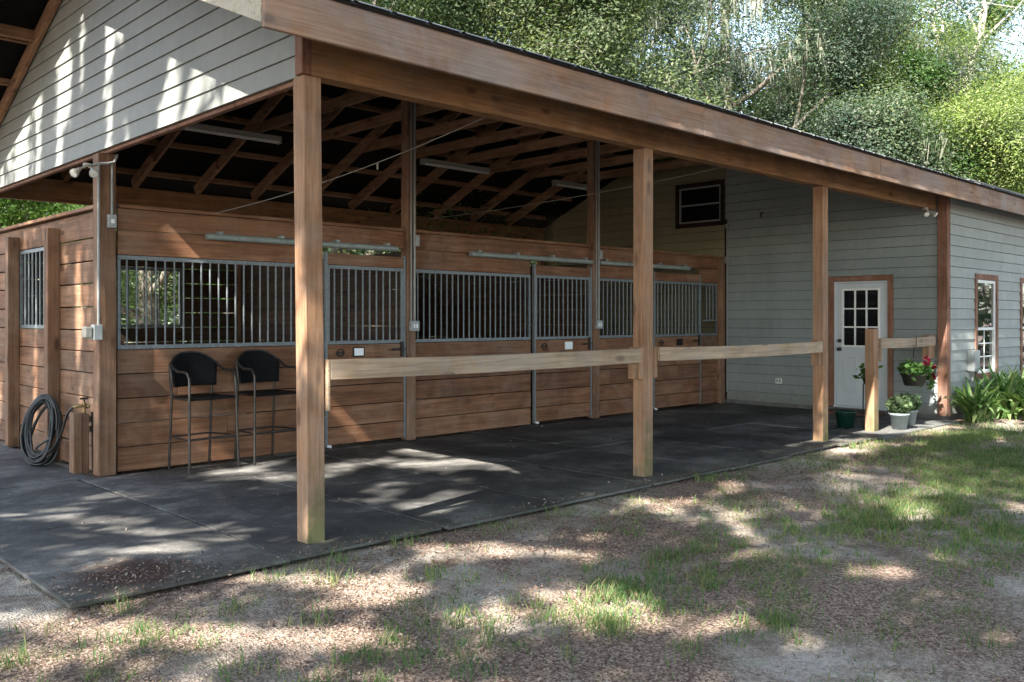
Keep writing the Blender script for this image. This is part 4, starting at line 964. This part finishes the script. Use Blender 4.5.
def canopy_gap(P,g):
    """which leaves stand in the way of the sun for one of the openings"""
    k=P[:,2]/S.z; gx=P[:,0]-S.x*k; gy=P[:,1]-S.y*k; cut=np.zeros(len(P),bool)
    nz=.32*np.sin(gx*5.1+gy*3.3)+.28*np.sin(gx*2.3-gy*6.7+1)+.26*np.sin(gx*11+gy*9)+.22*np.sin(gx*8.3-gy*17)+g.normal(0,.12,len(P))
    for cx_,cy_,ax,ay,bx_,by_ in GAPS:
        det=ax*by_-ay*bx_; dx=gx-cx_; dy=gy-cy_
        u=(dx*by_-dy*bx_)/det; v=(ax*dy-ay*dx)/det
        cut|=(u*u+v*v)<(1.05+nz)**2
    fl=np.sin(gx*2.9+1.7*np.sin(gy*2.1))+np.sin(gy*4.3+1.3*np.sin(gx*3.3)+2)+.7*np.sin(gx*9.7-gy*7.9)
    cut|=(fl>2.0)&(gy<1.5)
    k=P[:,0]/S.x; yw=P[:,1]-S.y*k; zw=P[:,2]-S.z*k
    st=np.sin(yw*4.3+.8*np.sin(zw*1.3))+.8*np.sin(yw*9.1+zw*1.1+2)+.6*np.sin(yw*17-zw*.8)+.5*np.sin(zw*2.2+yw)
    cut|=(P[:,0]<0)&(yw>.5)&(yw<8)&(zw>2.9)&(zw<5.6)&(st>.15)  # leaves cut away in streaks to put sun on the gable
    cut|=(P[:,0]<0)&(yw>3.9)&(yw<8)&(zw>.2)&(zw<2.7)&(st>1.5)
    return ~cut
def skeleton(r,h,r0,spread,levels=3,first=.35,nlimb=7,up=.55,lean=(0,0)):
    segs=[];tips=[]
    def br(p,d,ln,rad,lev):
        n=4; pts=[p]; rads=[rad]
        for i in range(n):
            d=(d+Vector((r.gauss(0,.16),r.gauss(0,.16),r.gauss(.02,.10)))).normalized(); p=p+d*(ln/n); pts.append(p); rads.append(rad*(1-.6*(i+1)/n))
        segs.append((pts,rads,lev))
        if lev>=levels: tips.append(p); tips.append(pts[2]); return
        k=r.randint(3,4)
        for j in range(k):
            q=pts[r.randint(2,n)] if j<k-1 else pts[n]
            a=Vector((r.gauss(0,1),r.gauss(0,1),r.gauss(.1,.6))).normalized()
            br(q,(d*.75+a*.85).normalized(),ln*r.uniform(.5,.72),max(.012,rad*.5),lev+1)
    n=7; p=Vector((0,0,-.1)); pts=[p]; rads=[r0*1.35]; d=Vector((lean[0],lean[1],1)).normalized()
    for i in range(n):
        d=(d+Vector((r.gauss(0,.07),r.gauss(0,.07),.05))).normalized(); p=p+d*(h*.8/n); pts.append(p); rads.append(r0*(1-.8*(i+1)/n))
    segs.append((pts,rads,0))
    for k in range(nlimb):
        t=first+(1-first)*(k+r.uniform(0,.6))/nlimb; t=min(t,.99); i=int(t*n); q=pts[i].lerp(pts[i+1],t*n-i)
        a=k*2.4+r.uniform(-.4,.4); e=up+r.uniform(-.2,.3)
        br(q,Vector((math.cos(a),math.sin(a),e)).normalized(),spread*(1-.45*t)*r.uniform(.7,1.1)*.62,r0*.42*(1.2-t),1)
    br(pts[-1],d,spread*.5,r0*.22,1)
    return segs,tips
def tree(name,lab,x,y,h,r0,spread,leaf,nper,lsize,clump,seed,bark='bark',moss=0,levels=3,first=.35,nlimb=7,up=.55,drop=1.,group=None,lean=(0,0),cat="tree"):
    r=random.Random(seed); o=thing(name,lab,cat,(x,y,-.05),0,group)
    if group==G: nper=int(nper*6.2); lsize*=.47
    segs,tips=skeleton(r,h,r0,spread,levels,first,nlimb,up,lean)
    mb=MB()
    for pts,rads,lev in segs: mb.tube(pts,[max(.006,q) for q in rads],[10,7,5,4,4][lev],False)
    mb.build("trunk",M[bark],o)
    g=np.random.default_rng(seed)
    T=np.array([tuple(t) for t in tips if r.random()<drop])
    if nper and len(T):
        cs=np.repeat(T,nper,0); sig=np.repeat(g.uniform(.6,1.35,len(T)),nper)[:,None]*clump
        of=g.normal(0,1,cs.shape)*np.array((1,1,.72)); nr=of/np.linalg.norm(of,axis=1)[:,None]+np.array((0,0,.55))
        cs=cs+of*sig; lo=7.0 if group!=G and x>-3 and x<15 else .3; nr=nr[cs[:,2]>lo]; cs=cs[cs[:,2]>lo]
        if group!=G: kp=canopy_gap(cs+np.array((x,y,-.05)),g); cs=cs[kp]; nr=nr[kp]
        quads_obj("crown",leafquads(cs,lsize,.42,g,.4,nr),M[leaf],o)
    if moss:
        ms=T[g.integers(0,len(T),moss)]+g.normal(0,.5,(moss,3)); V=[]
        k=16
        for j in range(k):
            b=ms+g.normal(0,.16,ms.shape); ln=g.uniform(.2,.8,(len(ms),1))**1.3; dz=np.concatenate([g.normal(0,.06,(len(ms),2)),-ln],1)
            wv=np.concatenate([g.normal(0,.016,(len(ms),2)),0*ln],1)
            V.append(np.stack([b-wv,b+wv,b+dz+wv*.3,b+dz-wv*.3],1).reshape(-1,3))
        quads_obj("hanging_moss",np.concatenate(V),M['moss'],o)
    return o
def at(px,z):  # a bearing and distance from the viewpoint, in ground metres
    q=(px-512)/895.; return (-3.232+z*(.6942+q*.7198), -5.359+z*(.7198-q*.6942))
G="trees behind the barn"
T_=[("oak_tree","broad dark oak seen above the roof left of centre, with grey moss",455,27,17,.38,8.5,'oak',110,.10,.62,101,dict(moss=260,levels=3,first=.22,nlimb=9)),
 ("oak_tree","big blue green oak above the middle of the roof edge",590,31,18,.42,9,'oak_blue',115,.10,.68,102,dict(moss=300,first=.2,nlimb=10)),
 ("oak_tree","tall mossy oak with crooked limbs above the third front post",705,30,18,.42,9,'oak_blue',105,.10,.66,103,dict(moss=320,first=.2,nlimb=10)),
 ("oak_tree","dark oak with low foliage left of the thin trunked lime tree",805,31,17,.36,8,'oak',105,.10,.62,104,dict(moss=200,first=.18,nlimb=10)),
 ("oak_tree","tall olive leaved tree whose crown closes the top right of the view",855,42,21,.4,9,'olive_leaf',95,.12,.7,105,dict(moss=60,first=.3,nlimb=9,drop=.8)),
  ("lime_tree","small lime green tree with a thin pale trunk behind the roof edge",925,27,9.4,.09,3.0,'bright_leaf',75,.13,.33,107,dict(bark='pale_bark',first=.62,nlimb=6,levels=2)),
 ("bushy_tree","rounded yellow green bushy tree at the right edge above the eave",1008,30,12.0,.2,6.8,'lime_leaf',150,.085,.55,108,dict(first=.06,nlimb=11)),
 ("bushy_tree","yellow green bushy tree left of and lower than the rounded one at the edge",940,29,9.6,.16,5.4,'lime_leaf',140,.085,.5,109,dict(first=.06,nlimb=10)),
 ("feathery_tree","fresh green feathery tree between the pale forked trunk and the right edge",985,34,13,.14,3.6,'bright_leaf',110,.12,.4,110,dict(first=.45,nlimb=7)),
 ("understory_tree","grey green understory tree just above the eave near the third post",860,28,9.5,.12,4.6,'oak_blue',110,.09,.5,111,dict(first=.15,nlimb=9)),
 ("oak_tree","mid green oak filling the gap at the top centre of the view",385,30,17,.36,8,'olive_leaf',100,.10,.62,112,dict(moss=160,first=.25,nlimb=9)),
 ("oak_tree","dark oak beyond the end wall, seen under the gable at far left",10,24,14,.32,7,'oak_blue',100,.10,.6,113,dict(moss=80,first=.1,nlimb=10)),
 ("oak_tree","green tree behind the stalls, seen through the barred rear opening",150,20,11,.26,6,'bright_leaf',110,.10,.55,114,dict(first=.06,nlimb=11)),
 ("oak_tree","green tree behind the stalls, glimpsed in the slits over the first door",330,22,12,.26,6,'oak',100,.10,.55,115,dict(first=.08,nlimb=11)),
 ("oak_tree","tree behind the stalls, glimpsed over the middle stall door",545,24,12,.28,6.5,'olive_leaf',100,.10,.58,116,dict(first=.08,nlimb=11))]
for (nm,lab,px,z,h,r0,sp,lf,npr,ls,cl,sd,kw) in T_:
    x,y=at(px,z); tree(nm,lab,x,y,h,r0,sp,lf,npr,ls,cl,sd,group=G,**kw)
# pale forked tree, half bare
def pale_tree(px,z):
    x,y=at(px,z); o=thing("pale_tree","half bare tree with forked pale trunk against the blue sky","tree",(x,y,-.05),0,G)
    rt=Vector((.7198,-.6942,0)); fw=Vector((.6942,.7198,0)); k=.0369; r=random.Random(77)
    def W(p,d=0): return rt*((p[0]-963)*k)+fw*d+Vector((0,0,1.6+(318.5-p[1])*k))
    br=[([(960,330),(963,200),(964,120),(963,98)],.26,.20,0),([(963,98),(956,82),(949,62),(943,30),(938,8)],.16,.06,.6),([(963,98),(968,76),(974,45),(979,15),(982,-25),(984,-70)],.20,.07,-.4),
        ([(974,48),(984,36),(993,27),(1003,18)],.075,.02,-1.0),([(976,32),(970,14),(960,2)],.06,.02,.3),([(949,62),(944,60),(936,66)],.05,.02,1.0),([(943,34),(948,18),(946,2)],.05,.02,.9),([(979,15),(990,2),(1004,-12)],.06,.02,-.8),([(956,82),(950,78),(945,72),(944,60)],.05,.02,.2),([(982,-25),(966,-50),(950,-70)],.06,.02,.2)]
    mb=MB(); tips=[]
    for pts,r0,r1,d in br:
        n=len(pts)-1; P_=[W(p,d*(i/n)) +Vector((r.gauss(0,.03),r.gauss(0,.03),0)) for i,p in enumerate(pts)]
        mb.tube(P_,[r0+(r1-r0)*i/n for i in range(n+1)],8); 
        if r0<.3: tips+=P_[-2:]
        if r1<=.07:
            for q in range(3):
                a=P_[-1-q%2]; b=a+Vector((r.gauss(0,.8),r.gauss(0,.8),r.uniform(.2,1.0))); mb.tube([a,a.lerp(b,.5)+Vector((0,0,.1)),b],[.02,.015,.008],4,False); tips.append(b)
    mb.build("trunk",M['pale_bark'],o)
    g=np.random.default_rng(6); T=np.array([tuple(t) for t in tips]); T=np.repeat(T,70,0); T=T+g.normal(0,.5,T.shape)*np.array((1,1,.6)); 
    quads_obj("crown",leafquads(T,.075,.42,g,.4),M['olive_leaf'],o)
pale_tree(963,33)
# far wood closing the view
r=np.random.default_rng(5); n=170000; b=r.uniform(-.95,1.05,n); zz=r.uniform(46,64,n); hgt=r.uniform(0,1,n)
k=(np.sin(b*23)+np.sin(b*41+1)+np.sin(b*9+2))*1.1
H=(15.5+k)-np.where(b>.44,6.,0); q=np.stack([-3.232+zz*(.6942+b*.7198),-5.359+zz*(.7198-b*.6942),hgt*H],1)
o=quads_obj("distant_woods",leafquads(q,.34,.5,r,.4),M['oak_blue']); tag(o,"far off wood reading as one dark green mass behind the trees","woods",None,"stuff")
# shade trees around the viewpoint that dapple the yard
G2="shade trees around the yard"
for (x,y,h,r0,sp,npr,sd,dr,lab) in ((-11,1.5,12,.38,10,260,201,.9,"shade oak left of the yard, its crown over the gable end"),
  (-12,8.5,13,.38,9,220,202,.7,"shade oak left of the barn beyond the end wall"),
  (-9,-9.5,13,.4,11,260,203,.9,"shade oak behind and left of the viewpoint"),
  (2.5,-8.8,13,.4,12,260,204,.95,"shade oak beside the yard, its crown over the ground before the barn"),
  (11,-11.5,13,.4,11,220,205,.8,"shade oak across the yard facing the house front"),
  (-15,-4,15,.42,11,260,206,.8,"farthest left shade oak on the sun side of the yard"),
  (5.5,-6.8,14,.34,9,260,209,.95,"tall shade oak nearest the house corner, its crown over the front wall"),
  (28,-9.5,13,.4,10,150,207,.9,"oak right of the house, mirrored in the tall narrow window"),
  (36,-14,14,.4,10,150,208,.9,"oak farther right of the house, mirrored in its windows")):
    tree("shade_oak",lab,x,y,h,r0,sp,'oak',npr,.14,.70,sd,first=.04 if x>20 else (.62 if sd==209 else .42),nlimb=9,up=.42,drop=dr,group=G2)
